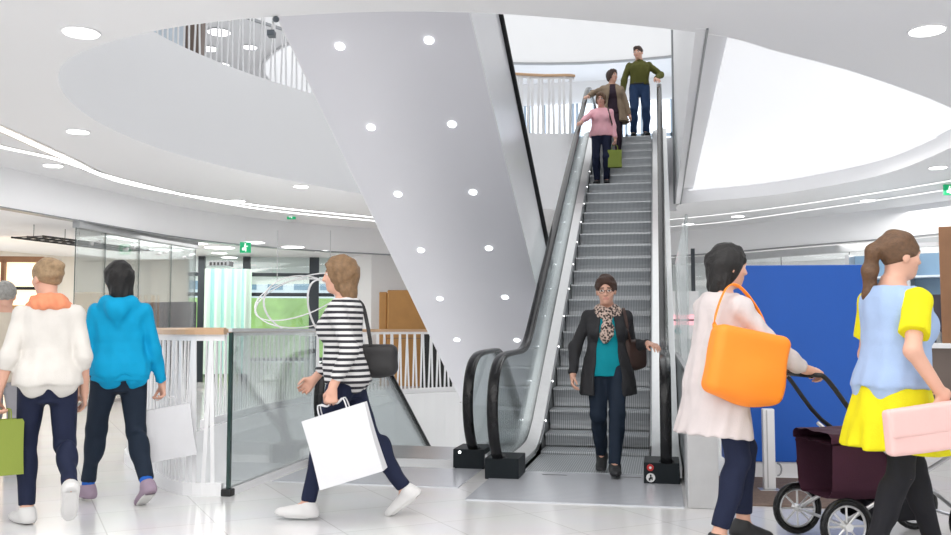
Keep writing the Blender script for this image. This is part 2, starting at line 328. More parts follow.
m = MB()
for x in (-.5, -.22, .45): m.box((x, -.12, 0), (x+.06, 0, 2.45))
m.box((-.75, -.12, 2.40), (.5, 0, 2.50)); m.build('frame', 'wood_post', o)
for z in (.9, 1.35, 1.9): MB().box((-.5, -.2, z), (.45, 0, z+.05)).build('shelf', 'black', o)
MB().box((-.46, -.16, 1.40), (-.30, -.03, 1.72)).build('merchandise', 'red', o); MB().box((-.05, -.16, 1.40), (.15, -.03, 1.62)).build('merchandise', 'oak', o)
o = tag(MB().box((-.75, -.1, 0), (.62, .1, 1.75), Matrix.Rotation(-.25, 3, 'Z')).build('display_wall', 'shop_dark', loc=atD(170, 330, 18.8)*np.array((1, 1, 0)), bevel=.01), 'dark display wall behind the end of the glass shopfront', 'display')
o = tag(MB().box((-.7, -.2, 0), (.7, .2, 1.35)).build('shop_counter', 'cream', loc=atD(100, 330, 18.0)*np.array((1, 1, 0)), bevel=.02), 'pale shop counter seen through the left shopfront between two shoppers', 'counter')
# hanging rack
t = empty('hanging_rack', (0, 0, 0), 0, 'black lattice rack hanging on rods inside the shop at upper left', 'hanging rack')
A0, A1 = atD(27, 236.5, 14.6), atD(140, 246, 17.2); A0[2] = A1[2] = 2.66
dv = (A1-A0)/np.linalg.norm(A1-A0); nv = np.array((-dv[1], dv[0], 0))*.62
m = MB()
for s in (-.5, 0, .5): m.tube([A0+nv*s, A1+nv*s], .016, 6)
m.build('long_rail', 'black', t); m = MB()
for k in np.linspace(0, 1, 15): p = A0+(A1-A0)*k; m.tube([p-nv*.5, p+nv*.5], .009, 6)
m.build('cross_bar', 'black', t)
for k in (.05, .30, .42, .62, .92):
    p = A0+(A1-A0)*k; MB().cyl(p, (p[0], p[1], HB), .008, n=6).build('rod', 'steel_dark', t)
# ------------------------------------------------------------------ window wall, outside
W0, W1 = atD(188, 300, 21.0), atD(338, 300, 21.5); wd = (W1-W0); wd[2] = 0; wl = np.linalg.norm(wd); wd /= wl; wn = np.array((-wd[1], wd[0], 0)); wr = math.atan2(wd[1], wd[0])
win = tag(MB().box((0, -.01, .1), (wl, .01, HB)).build('window_1', 'glass', loc=(W0[0], W0[1], 0)), kind='structure'); win.rotation_euler = (0, 0, wr)
for px, w in ((201, .14), (245.5, .16), (313.5, .22)):
    u = (px-188)/150*wl; MB().box((u-w/2, -.10, 0), (u+w/2, .10, HB)).build('mullion', 'mullion', win)
for z in (2.46, 2.0, .5): MB().box((0, -.05, z-.04), (wl, .05, z+.04)).build('transom', 'mullion', win)
m = MB(); m.wallpath([W1[:2], atD(372, 330, 20.5)[:2], atD(430, 330, 20.8)[:2], atD(520, 330, 21)[:2], atD(655, 330, 21.5)[:2]], 0, HB, .12); m.build('wall_far', 'wall_white', kind='structure')
P = [W0+wd*(.45+.0)+wd*u-wn*(.6+.05*math.sin(u*30)) for u in np.arange(0, 1.05, .03)]
tag(MB().wallpath(P, 0.2, 2.55, .01).build('strip_curtain', 'strip_curtain'), 'pale teal strip curtain hanging by the window behind the left balustrade', 'curtain')
o = tag(MB().box((-.22, -.1, -.05), (.22, .1, .05)).build('air_vent', 'steel_dark', loc=atD(221, 264, 18.5)), 'dark slotted vent box under the shop ceiling above the curtain', 'vent')
for k in range(5): MB().box((-.19+k*.08, -.105, -.03), (-.15+k*.08, -.1, .03)).build('slot', 'black', o)
q = atD(265, 330, 36); m = MB(); m.box((-9, -.5, 0), (9, .5, 2.42)); tag(m.build('hedge', 'hedge', loc=(q[0], q[1], 0)), 'bright green hedge outside the window wall', 'hedge').rotation_euler = (0, 0, wr)
q = atD(265, 330, 46); o = tag(MB().box((-16, 0, 0), (16, 6, 9)).build('building', 'facade', loc=(q[0], q[1], 0)), 'pale blue building outside the window wall', 'building'); o.rotation_euler = (0, 0, wr)
for i in range(14):
    MB().box((-9+i*1.3, -.05, 3.2), (-9+i*1.3+.75, 0, 4.4)).build('window', 'facade_win', o)
# white ribbon sculpture
t = empty('ribbon_sculpture', atD(300, 330, 15.5)*np.array((1, 1, 0)), .2, 'white looping ribbon sculpture hanging behind the striped shopper', 'sculpture')
for i, (rx, rz, cx, cz, tl) in enumerate([(.80, .36, -.0, 1.75, .30), (.72, .42, .05, 1.64, .12), (.62, .5, .1, 1.58, -.1), (.25, .5, .42, 1.5, .1)]):
    P = []
    for a in np.linspace(0, 2*math.pi, 40, endpoint=False):
        x = rx*math.cos(a); z = rz*math.sin(a); P.append((cx+x*math.cos(tl)-z*math.sin(tl), .5*math.sin(a+i), cz+x*math.sin(tl)+z*math.cos(tl)))
    MB().tube(P, 1, sec=[(-.016, -.006), (.016, -.006), (.016, .006), (-.016, .006)], up=(0, .3, 1), closed=True).build('ribbon', 'slat', t)
for x in (-.4, .5): MB().cyl((x, 0, 2.0), (x, 0, HB), .006, n=6).build('wire', 'steel', t)
# wooden kiosk and dark stand behind the far balustrade
t = empty('wooden_cabinet', atD(392, 330, 19.6)*np.array((1, 1, 0)), .28, 'tall warm wooden cabinet behind the far balustrade beside the soffit', 'cabinet')
MB().box((-.10, -.35, 0), (1.1, .35, 2.02)).build('body', 'wood_box', t, bevel=.03); MB().box((-.27, -.30, 0), (-.105, .30, 1.98)).build('side_panel', 'wood_box', t, bevel=.02); MB().box((-.1, -.36, 1.0), (1.1, -.35, 1.012)).build('seam', 'brown_dark', t)
o = tag(MB().box((-.35, -.1, 0), (.5, .1, 1.15)).build('display_stand', 'black', loc=atD(438, 330, 18.6)*np.array((1, 1, 0)), bevel=.01), 'black stand behind the far balustrade where the soffit comes down', 'display'); o.rotation_euler = (0, 0, .2)
for i in range(7):
    q = atD(188+i*9.5, 330, 23.5-.2*i); t = empty('stool', (q[0], q[1], 0), .2, ['stool %s in the row seen through the left balustrade slats' % w for w in ('leftmost', 'second from left', 'third from left', 'in the middle', 'third from right', 'second from right', 'rightmost')][i], 'stool', 'row of teal stools')
    MB().tube([(0, 0, .42), (0, 0, .47)], .15, 14).build('seat', 'teal', t)
    for k in range(3): a = k*2.09; MB().cyl((.06*math.cos(a), .06*math.sin(a), .42), (.14*math.cos(a), .14*math.sin(a), 0), .015, n=6).build('leg', 'mullion', t)
# ------------------------------------------------------------------ balustrades
def slat_mesh(h, w, name):
    return MB().box((-w/2, -.006, 0), (w/2, .006, h)).build(name, 'slat')
def railing(path, z, h, pitch, w, lean, label, group=None, rail='oak_rail', base=.09):
    root = empty('balustrade', (path[0][0], path[0][1], z), 0, label, 'railing', group); o3 = np.array((path[0][0], path[0][1]))
    P = [np.array(p[:2])-o3 for p in path]
    m = MB(); m.tube([(p[0], p[1], h) for p in P], 1, sec=[(-.035, -.025), (.035, -.025), (.035, .012), (.02, .025), (-.02, .025), (-.035, .012)], up=(0, 0, 1)); m.build('handrail', rail, root)
    MB().wallpath(P, 0, base, .05).build('base_trim', 'white', root); MB().wallpath(P, h-.07, h-.024, .02).build('top_bar', 'slat', root)
    Q = resample(P, pitch); first = None
    for i in range(1, len(Q)-1):
        t = Q[i+1]-Q[i-1]; s = first.copy() if first else slat_mesh(h-base-.03, w, 'slat')
        if first: COL.objects.link(s)
        first = first or s; s.parent = root
        a = (1 if i % 2 else -1)*lean*(.6+.8*((i*37 % 11)/11))
        s.location = (Q[i][0], Q[i][1], base-.01); s.rotation_euler = Matrix.Rotation(math.atan2(t[1], t[0]), 3, 'Z').to_euler(); s.rotation_euler.rotate(Matrix.Identity(3)); s.rotation_euler = (Matrix.Rotation(math.atan2(t[1], t[0]), 3, 'Z')@Matrix.Rotation(a, 3, 'Y')).to_euler()
    return root
V = [np.array(p) for p in cat_rom([(-2.44, -1.55), (-2.80, -1.52), (-3.47, -.83), (-4.27, .22), (-4.76, 2.28), (-5.04, 4.4), (-5.08, 6.25), (-4.46, 8.18), (-3.42, 9.5), (-2.7, 9.75)], 6)]
railing(V[:25], 0, 1.17, .068, .030, R(1.9), 'curved balustrade with oak handrail and slanted white slats beside the blue hoodie')
railing(V[25:], 0, 1.17, .088, .034, R(2.2), 'curved white-slatted balustrade on the far side of the floor opening')
hl = hole[:]; k0 = min(range(len(hl)), key=lambda i: abs(hl[i][0]+3.6)+abs(hl[i][1]-7.35)); 
L = [p for p in hole]; left = [p*1.0+np.array((-.06, 0)) for p in L if p[0] < -3.6 and p[1] > 1.2]; left = sorted(left, key=lambda p: p[1])
railing(left, L1, 1.12, .11, .028, R(2), 'white-slatted balustrade on the upper floor at the left slab edge', base=.02)
far = sorted([p+np.array((0, .06)) for p in L if p[1] > 7.0 and -3.8 < p[0] < -.86], key=lambda p: p[0])
railing(far, L1, 1.12, .10, .05, R(1), 'white-slatted balustrade with oak rail on the upper floor beside the escalator top', base=.02)
# glass screen beside the descending escalator
t = empty('glass_screen', (-2.40, -1.55, 0), 0, 'clear glass barrier panel with dark edge next to the striped shopper', 'glass barrier')
def dr(x): return (x*-.02, x)
MB().wallpath([(0, .03), (-.03, 1.75)], .05, 1.17, .016).build('glass_pane', 'glass_bal', t); MB().box((-.012, 0, .04), (.012, .03, 1.16)).build('glass_edge', 'edge_green', t)
MB().wallpath([(0, .0), (-.03, 1.75)], 1.165, 1.19, .03).build('top_cap', 'steel_light', t); MB().wallpath([(0, .0), (-.03, 1.75)], 0, .05, .06).build('base_shoe', 'white', t)
MB().box((-.04, -.03, 0), (.04, .04, .05)).build('clamp', 'black', t, bevel=.008)
# ------------------------------------------------------------------ right-hand side
t = empty('parapet', (.80, -1.37, 0), 0, 'low grey stone wall with glass on top beside the escalator', 'low wall')
MB().box((0, 0, 0), (.20, 6.0, .88)).build('wall', 'concrete', t, bevel=.006); MB().box((.02, .35, .88), (.036, 5.8, 2.0)).build('glass_pane', 'glass_bal', t); MB().box((.0, .33, .86), (.06, 5.8, .90)).build('channel', 'steel', t)
t = empty('blue_stand', (0, 0, 0), 0, 'large plain blue display board on a white plinth behind the stroller', 'display board')
b0, b1 = atz(728, 478, 0), atz(873, 480, 0); a = math.atan2(b1[1]-b0[1], b1[0]-b0[0]); t.location = (b0[0], b0[1], 0); t.rotation_euler = (0, 0, a); l = math.hypot(b1[0]-b0[0], b1[1]-b0[1])
MB().box((0, 0, .13), (l, .28, 1.70)).build('board', 'blue_panel', t, bevel=.01); MB().box((.02, .02, 0), (l-.02, .26, .13)).build('plinth', 'white', t)
p = atz(769.5, 491, 0); t = empty('bollard', (p[0], p[1], 0), a, 'slim white metal post standing on the brown doormat', 'post')
MB().box((-.042, -.03, .012), (.042, .03, .60)).build('post', 'slat', t, bevel=.008); MB().box((-.02, -.034, .03), (-.012, -.03, .59)).build('groove', 'concrete', t); MB().box((-.075, -.06, 0), (.075, .06, .014)).build('base_plate', 'steel', t, bevel=.003)
MB().tube([(.055+.03*math.cos(x), -.02, .16+.045*math.sin(x)) for x in np.linspace(-1.6, 1.6, 10)], .006).build('hook', 'steel_dark', t)
tag(MB().box((1.01, -1.20, 0), (2.35, .0, .012)).build('doormat', 'mat_brown'), 'speckled brown doormat in front of the blue board', 'mat')
SR = [np.array(p) for p in resample([p for p in bulk if p[1] > 3 and p[0] > .85], .25)]
g = empty('glass_shopfront', (0, 0, 0), 0, 'curved glass shopfront with steel header at the right behind the blue board', 'shopfront')
MB().wallpath(SR, 2.66, 2.80, .12).build('header_rail', 'header_grey', g); MB().wallpath(SR, 0, .06, .08).build('sill', 'steel', g)
n = 9; cs = [int(round(k*(len(SR)-1)/n)) for k in range(n+1)]
for a_, b_ in zip(cs, cs[1:]): MB().wallpath(SR[a_:b_+1], .06, 2.66, .02).build('glass_pane', 'glass_clear', g)
for a_ in cs: MB().cyl((*SR[a_], .06), (*SR[a_], 2.66), .007, n=8).build('joint', 'edge_green', g)
m = MB(); m.wallpath([(.5, 17), (4, 16), (9, 13.5), (12, 9), (13, 4)], 0, HB, .1); m.build('wall_shop_right', 'wall_white', kind='structure')
p = atD(683, 330, 18.2); t = empty('sale_display', (p[0], p[1], 0), .2, 'pink and white display with dark dots in the shop beyond the escalator rail', 'display')
MB().box((-.28, 0, 1.0), (.32, .08, 1.95)).build('board', 'label_white', t); MB().box((-.28, -.02, 1.28), (.32, 0, 1.48)).build('band', 'pink_lit', t); MB().box((-.28, -.03, 1.36), (.32, -.02, 1.39)).build('line', 'shop_dark', t); MB().sphere((-.1, -.03, 1.16), (.07, .02, .07)).build('disc', 'teal', t); MB().box((-.04, 0, 0), (.08, .08, 1.0)).build('stem', 'steel', t)
p = atD(694, 330, 19); o = tag(MB().box((-.04, -.05, 0), (.04, .05, HB)).build('door_post', 'mullion', loc=(p[0], p[1], 0)), 'thin black door post in the shop beyond the escalator rail', 'post')
# kiosk at the far right
p = atD(946.5, 330, 11.0); t = empty('kiosk_counter', (p[0], p[1], 0), -.25, 'dark wood kiosk with a white counter top and tall post at the right edge', 'counter')
MB().box((-.05, -.06, 0), (.16, .06, 2.42)).build('post', 'wood_post', t, bevel=.008); MB().box((-.75, -.15, .96), (1.2, .45, 1.02)).build('worktop', 'slat', t, bevel=.006); MB().box((-.7, -.08, 0), (1.15, .4, .96)).build('body', 'brown_dark', t)
MB().box((-.7, .40, 1.02), (1.15, .44, 1.62)).build('back_panel', 'shop_dark', t)
MB().box((-.55, .06, 1.62), (-.50, .40, 2.25)).build('side_frame', 'steel', t); MB().box((-.55, .1, 2.2), (1.1, .14, 2.25)).build('top_rail', 'steel', t)
cr, sr = math.cos(-.25), math.sin(-.25)
for i in range(7):
    u, w = -.62+i*.09, .14+.05*(i % 2); q = (p[0]+u*cr-w*sr, p[1]+u*sr+w*cr, 1.02)
    b = empty('bottle', q, 0, 'small bottle on the kiosk counter, %s from the left end of the row' % ('first', 'second', 'third', 'fourth', 'fifth', 'sixth', 'seventh')[i], 'bottle', 'bottles on the kiosk counter')
    MB().tube([(0, 0, 0), (0, 0, .12), (0, 0, .15), (0, 0, .2)], [.03, .03, .012, .012], 12).build('body', ['shop_grey', 'brown_dark', 'facade'][i % 3], b, smooth=True); MB().cyl((0, 0, .2), (0, 0, .22), .014, n=10).build('cap', 'black', b)
p = atD(912, 330, 14.5); t = empty('shop_shelf', (p[0], p[1], 0), -.4, 'glass-fronted blue and white shelf inside the right shop behind the walker', 'shelf')
for x in (-.9, 0, .9): MB().box((x-.03, -.2, 0), (x+.03, .2, 2.4)).build('upright', 'steel', t)
for z in (.5, 1.0, 1.5, 2.0): MB().box((-.9, -.2, z), (.9, .2, z+.03)).build('shelf_board', 'facade', t)
MB().box((-.9, .2, 0), (.9, .22, 2.4)).build('back_panel', 'facade_win', t)
# ================================================================== ESCALATORS
def offs(path, dz): return [(y, z+dz) for y, z in path]
def band(path, d0, d1): return offs(path, d0)+offs(path, d1)[::-1]
RS, DS = .2009, .3480
def smooth2(P, n=6): return [tuple(p) for p in cat_rom(P, n)]
RAIL_SEC = [(-.043, -.012), (-.043, .008), (-.034, .018), (0, .022), (.034, .018), (.043, .008), (.043, -.012), (.030, -.020), (-.030, -.020)]
def rail_path(N0, loop_lo=None, loop_hi=None):
    return N0
def escalator(name, label, group, x0, noses, path, rail, glass_poly, truss, steps, box_ys, bal='glass_esc', plates=(), lights=None, clad='side_white', RX=.655):
    """path: nose line (y,z) list; rail: list of (y,z)"""
    root = empty(name, (x0, path[0][0], max(path[0][1], path[-1][1]) if False else path[0][1]), 0, label, 'escalator', group)
    Y0, Z0 = path[0]
    def L(p): return [(y-Y0, z-Z0) for y, z in p]
    pth = L(path); rl = L(rail); gp = L(glass_poly)
    for s in (-1, 1):
        m = MB(); n = len(rl); P = [Vector((s*RX, y, z)) for y, z in rl]; vs = []; k = len(RAIL_SEC)
        for i in range(n):
            t = (P[min(i+1, n-1)]-P[max(i-1, 0)]).normalized(); u = Vector((0, -t.z, t.y))
            vs += [P[i]+Vector((a, 0, 0))+u*b for a, b in RAIL_SEC]
        m.add(vs, [(i*k+j, i*k+(j+1) % k, (i+1)*k+(j+1) % k, (i+1)*k+j) for i in range(n-1) for j in range(k)]+[tuple(range(k)), tuple(range((n-1)*k, n*k))])
        m.build('handrail', 'rubber', root, smooth=True)
        MB().prism_x(gp, s*.64-.006, s*.64+.006).build('balustrade_panel', bal, root)
        a, b = (s*.53, s*.632)
        m = MB(); n = len(pth)                          # sloped inner deck
        def quad(c): return [(c[0][0], y, z+c[0][1]) for y, z in pth]+[(c[1][0], y, z+c[1][1]) for y, z in pth]
        cs = [(s*.53, .03), (s*.53, .075), (s*.632, .125), (s*.632, .03)]; vs = [(x, y, z+d) for y, z in pth for x, d in cs]
        fs = [(i*4+j, i*4+(j+1) % 4, (i+1)*4+(j+1) % 4, (i+1)*4+j) for i in range(n-1) for j in range(4)]+[(0, 1, 2, 3), tuple((n-1)*4+j for j in range(4))]
        m.add(vs, fs).build('inner_deck', 'steel_light', root)
        m = MB(); m.prism_x(band(pth, .03, .12), s*.65, s*.775); m.build('outer_deck', 'steel_light', root)
        m = MB(); m.prism_x(band(pth, .02, .10), s*.632, s*.65); m.build('glass_channel', 'rubber_matt', root)
        m = MB(); m.prism_x(band(pth, -.28, .04), s*.515, s*.528); m.build('skirt_panel', 'steel_dark', root)
        m = MB(); m.prism_x(L(truss), s*.70, s*.765); m.build('side_cladding', clad, root)
    m = MB(); m.prism_x(L(truss), -.69, .69) if not steps else m.prism_x(L([(y, z) for y, z in truss if True]), -.699, -.69); 
    if steps: m.v = []; m.f = []; m.mi = []
    # underside tray
    return root, Y0, Z0
def step_mesh(): 
    m = MB()
    pr = [(0, 0), (.002, -.018), (.016, -.05), (.034, -.10), (.046, -.15), (.052, -.205), (.07, -.205), (.07, -.13), (.07, -.04), (.365, -.035), (.365, 0)]
    m.cur = 0; n = len(pr); m.add([(-.505, y, z) for y, z in pr]+[(.505, y, z) for y, z in pr], [(i, i+n, (i+1) % n+n, (i+1) % n) for i in range(n-1)])
    m.cur = 1; m.add([(-.505, 0, 0), (.505, 0, 0), (.505, .365, 0), (-.505, .365, 0)], [(0, 1, 2, 3)])
    return m
# --- C: the escalator going up in the middle
top_y = 1.415+23*DS; top_z = .159+23*RS
pathC = smooth2([(-.30, 0), (.3, 0), (.75, .0), (1.06, .028), (1.415, .159), (1.8, .381), (5, 2.228), (9.0, 4.538), (9.42, 4.765), (9.75, 4.80), (10.3, L1), (11.4, L1)], 5)
railC = smooth2([(-.24, .10), (-.44, .17), (-.59, .32), (-.66, .50), (-.65, .67), (-.56, .83), (-.38, .93), (-.10, .97), (.45, .98), (.80, .985), (1.05, 1.02), (1.35, 1.13), (2, 1.497), (5, 3.228), (8.6, 5.306), (9.2, 5.63), (9.6, 5.77), (10.2, 5.79), (10.9, 5.78), (11.3, 5.66), (11.5, 5.4), (11.45, 5.15), (11.2, 4.95)], 5)
def NC(y): return np.interp(y, [p[0] for p in pathC], [p[1] for p in pathC])
gC = railC[4:-4]+[(11.1, L1+.08), (9.9, L1+.08)]+[(y, z+.08) for y, z in pathC[::-1] if .3 < y < 9.6]+[(-.15, .08)]
trC = [(.3, 0.02), (.3, .06)]+[(y, z+.03) for y, z in pathC if y > .4]+[(11.4, L1-1.0), (9.7, L1-1.0), (1.9, 0.02)]
gE = None
ec, Y0, Z0 = escalator('escalator', 'long central escalator rising from the floor with a shopper stepping off', gE, .01, None, pathC, railC, gC, trC, True, None)
first = None
for k in list(range(-2, 24))+[24, 25]:
    z = {-2: .004, -1: .032, 23: top_z, 24: L1, 25: L1}.get(k, .159+RS*k); s = first.copy() if first else step_mesh().build('step', ['step_ribs', 'step_tread'], ec)
    if first: COL.objects.link(s)
    first = first or s; s.parent = ec; s.location = (0, 1.415+DS*k-Y0, z-Z0)
MB().prism_x([(y-Y0, z) for y, z in [(.8, -.35), (1.9, -.35), (9.7, L1-1.05), (11.4, L1-1.05), (11.4, L1-1.0), (9.7, L1-1.0), (1.9, .02), (.8, .02)]], -.70, .70).build('truss_underside', 'soffit', ec) if False else MB().prism_x([(y-Y0, z) for y, z in [(1.9, .01), (9.7, L1-1.04), (11.4, L1-1.04), (11.4, L1-1.0), (9.7, L1-1.0), (1.95, .04)]], -.69, .69).build('truss_underside', 'soffit', ec)
MB().box((-.52, 9.95-Y0, L1-.05), (.52, 11.4-Y0, L1+.004)).build('upper_landing_plate', 'plate_ribs', ec)
MB().box((-.72, -1.37-Y0, 0), (.765, -.02-Y0, .008)).build('landing_plate', 'plate_ribs', ec)
MB().box((-.50, -.03-Y0, .002), (.50, .74-Y0, .0095)).build('comb_plate', 'step_tread', ec)
for x in (-.33, .26): MB().box((x, -.20-Y0, .008), (x+.20, -.185-Y0, .0095)).build('plate_slot', 'black', ec)
for s in (-1, 1):
    b = MB().box((s*.62-.135, -.46-Y0, 0), (s*.62+.135, -.08-Y0, .165)).build('newel_base', 'black_box', ec, bevel=.006)
    MB().sphere((s*.655, -.38-Y0, .165), (.06, .07, .03)).build('rail_inlet', 'black', b, smooth=True)
    MB().prism_x([(-.08-Y0, 0), (1.2-Y0, 0.0), (1.2-Y0, .10), (.75-Y0, .035), (-.08-Y0, .035)], s*.515, s*.77).build('lower_skirt', 'rubber_matt', ec)
nb = [o for o in ec.children if o.name.startswith('newel_base')][-1]
MB().cyl((.535, -.468-Y0, .128), (.535, -.459-Y0, .128), .026, n=20).build('stop_button', 'red', nb); MB().cyl((.535, -.470-Y0, .128), (.535, -.466-Y0, .128), .010, n=14).build('button_centre', 'label_white', nb)
MB().cyl((.537, -.466-Y0, .052), (.537, -.459-Y0, .052), .034, n=24).build('pictogram_disc', 'label_white', nb)
m = MB(); m.sphere((.537, -.468-Y0, .070), (.007, .003, .007)); m.box((.530, -.469-Y0, .040), (.544, -.466-Y0, .062)); m.box((.522, -.469-Y0, .030), (.534, -.466-Y0, .050)); m.box((.545, -.469-Y0, .034), (.552, -.466-Y0, .056)); m.build('pictogram', 'black', nb)
for i in range(13):
    y = 1.55+i*.62; MB().sphere((-.518, y-Y0, NC(y)+.035), (.008, .011, .011), 10, 6).build('skirt_light', 'spot', ec)
# transparent deflector by the right handrail
# --- A: the escalator going down, left of it
pathA = smooth2([(.07, 0), (.8, 0), (1.2, -.03), (1.55, -.17), (2.0, -.43), (5, -2.16), (8.9, -4.41), (9.3, -4.6), (9.8, -4.7), (10.8, -4.7)], 5)
railA = smooth2([(.28, .10), (.06, .17), (-.09, .32), (-.16, .50), (-.15, .67), (-.06, .83), (.12, .93), (.40, .97), (.95, .98), (1.25, .97), (1.6, .87), (2.0, .65), (2.6, .30), (5, -1.09), (8.6, -3.17), (9.3, -3.55), (9.8, -3.68), (10.5, -3.7)], 5)
gA = railA[4:]+[(10.5, -4.6)]+[(y, z+.08) for y, z in pathA[::-1] if .75 < y < 9.6]+[(.35, .08)]
trA = [(.8, .03)]+[(y, z+.03) for y, z in pathA if y > .82]+[(10.8, -4.78), (9.6, -4.78), (2.6, -1.5), (.8, -.7)]
ea, Y0, Z0 = escalator('escalator', 'escalator going down to the lower floor, left of the central one', gE, -1.60, None, pathA, railA, gA, trA, True, None)
for k in range(24):
    s = first.copy(); COL.objects.link(s); s.parent = ea
    s.rotation_euler = (0, 0, math.pi); s.location = (0, 1.36+DS*k+DS-Y0, (-.05-RS*max(0, k-.4)))
MB().box((-.74, -.92-Y0, 0), (.74, .0-Y0, .008)).build('landing_plate', 'plate_ribs', ea)
MB().box((-.50, .0-Y0, .0), (.50, .46-Y0, .008)).build('entry_plate', 'label_white', ea); MB().box((-.50, .46-Y0, .0), (.50, 1.36-Y0, .012)).build('comb_plate', 'steel', ea)
for s in (-1, 1):
    b = MB().box((s*.62-.135, .03-Y0, 0), (s*.62+.135, .42-Y0, .165)).build('newel_base', 'black_box', ea, bevel=.006)
    MB().sphere((s*.655, .11-Y0, .165), (.06, .07, .03)).build('rail_inlet', 'black', b, smooth=True)
MB().sphere((.545, .025-Y0, .14), (.012, .006, .012), 10, 6).build('indicator_light', 'spot', [o for o in ea.children if o.name.startswith('newel_base')][-1])
# --- B: the escalator overhead whose soffit carries spotlights
SB = .515
def U(y): return 3.77-SB*(y+.54)
pb0, pb1 = -1.38, 6.85
XB0, XB1 = -2.50, -.85; XBc = (XB0+XB1)/2; hwB = (XB1-XB0)/2
eb = empty('escalator', (XBc, pb0, U(pb0)), 0, 'overhead escalator with smooth white soffit and small spotlights, sloping down to the right', 'escalator', gE)
eb['label'] = 'white overhead escalator whose sloping soffit carries pairs of small spotlights'
oy, oz = pb0, U(pb0)
def PB(l): return [(y-oy, z-oz) for y, z in l]
MB().prism_x(PB([(pb0, U(pb0)), (pb1-.02, U(pb1-.02)), (8.3, 0.01), (8.3, .10), (7.4, .10), (7.05, .18), (pb0, U(pb0)+.58)]), -hwB+.012, hwB-.012).build('soffit', 'soffit', eb)
for s in (-1, 1):
    MB().prism_x(PB([(pb0, U(pb0)), (pb1, U(pb1)), (8.3, 0.01), (8.3, .62), (7.6, .75), (6.9, .98), (pb0, U(pb0)+1.16)]), s*(hwB-.012), s*hwB).build('side_cladding', 'side_white', eb)
    m = MB(); xs = s*(hwB-.02); P = smooth2([(pb0, U(pb0)+1.19), (2, U(2)+1.19), (6.3, U(6.3)+1.19), (6.9, 1.0), (7.6, .80), (8.1, .72), (8.4, .55), (8.45, .35), (8.3, .15)], 5)
    m.tube([(xs, y-oy, z-oz) for y, z in P], 1.25, sec=RAIL_SEC, up=(0, .3, 1)).build('handrail', 'rubber_matt', eb, smooth=True)
for k in range(20):
    y = -1.2+k*.40; s = first.copy(); COL.objects.link(s); s.parent = eb; s.rotation_euler = (0, 0, math.pi); s.location = (0, y+.36-oy, U(y)+.66-oz)
def hitU(x, y):
    r = ray(x, y); t = (3.77-SB*(CAM[1]+.54)-CAM[2])/(r[2]+SB*r[1]); return CAM+r*t
nrm = Vector((0, -SB, -1)).normalized()
for px, py in [(340, 46), (429, 40), (371, 127), (452, 124), (398, 194), (473, 192), (421, 250), (489, 248), (440, 298.5), (505, 297), (457, 339.5), (517, 340)]:
    c = Vector(hitU(px, py)-np.array((XBc, oy, oz)))
    MB().cyl(c+nrm*.002, c+nrm*.012, .038, n=20).build('spotlight', 'spot', eb)
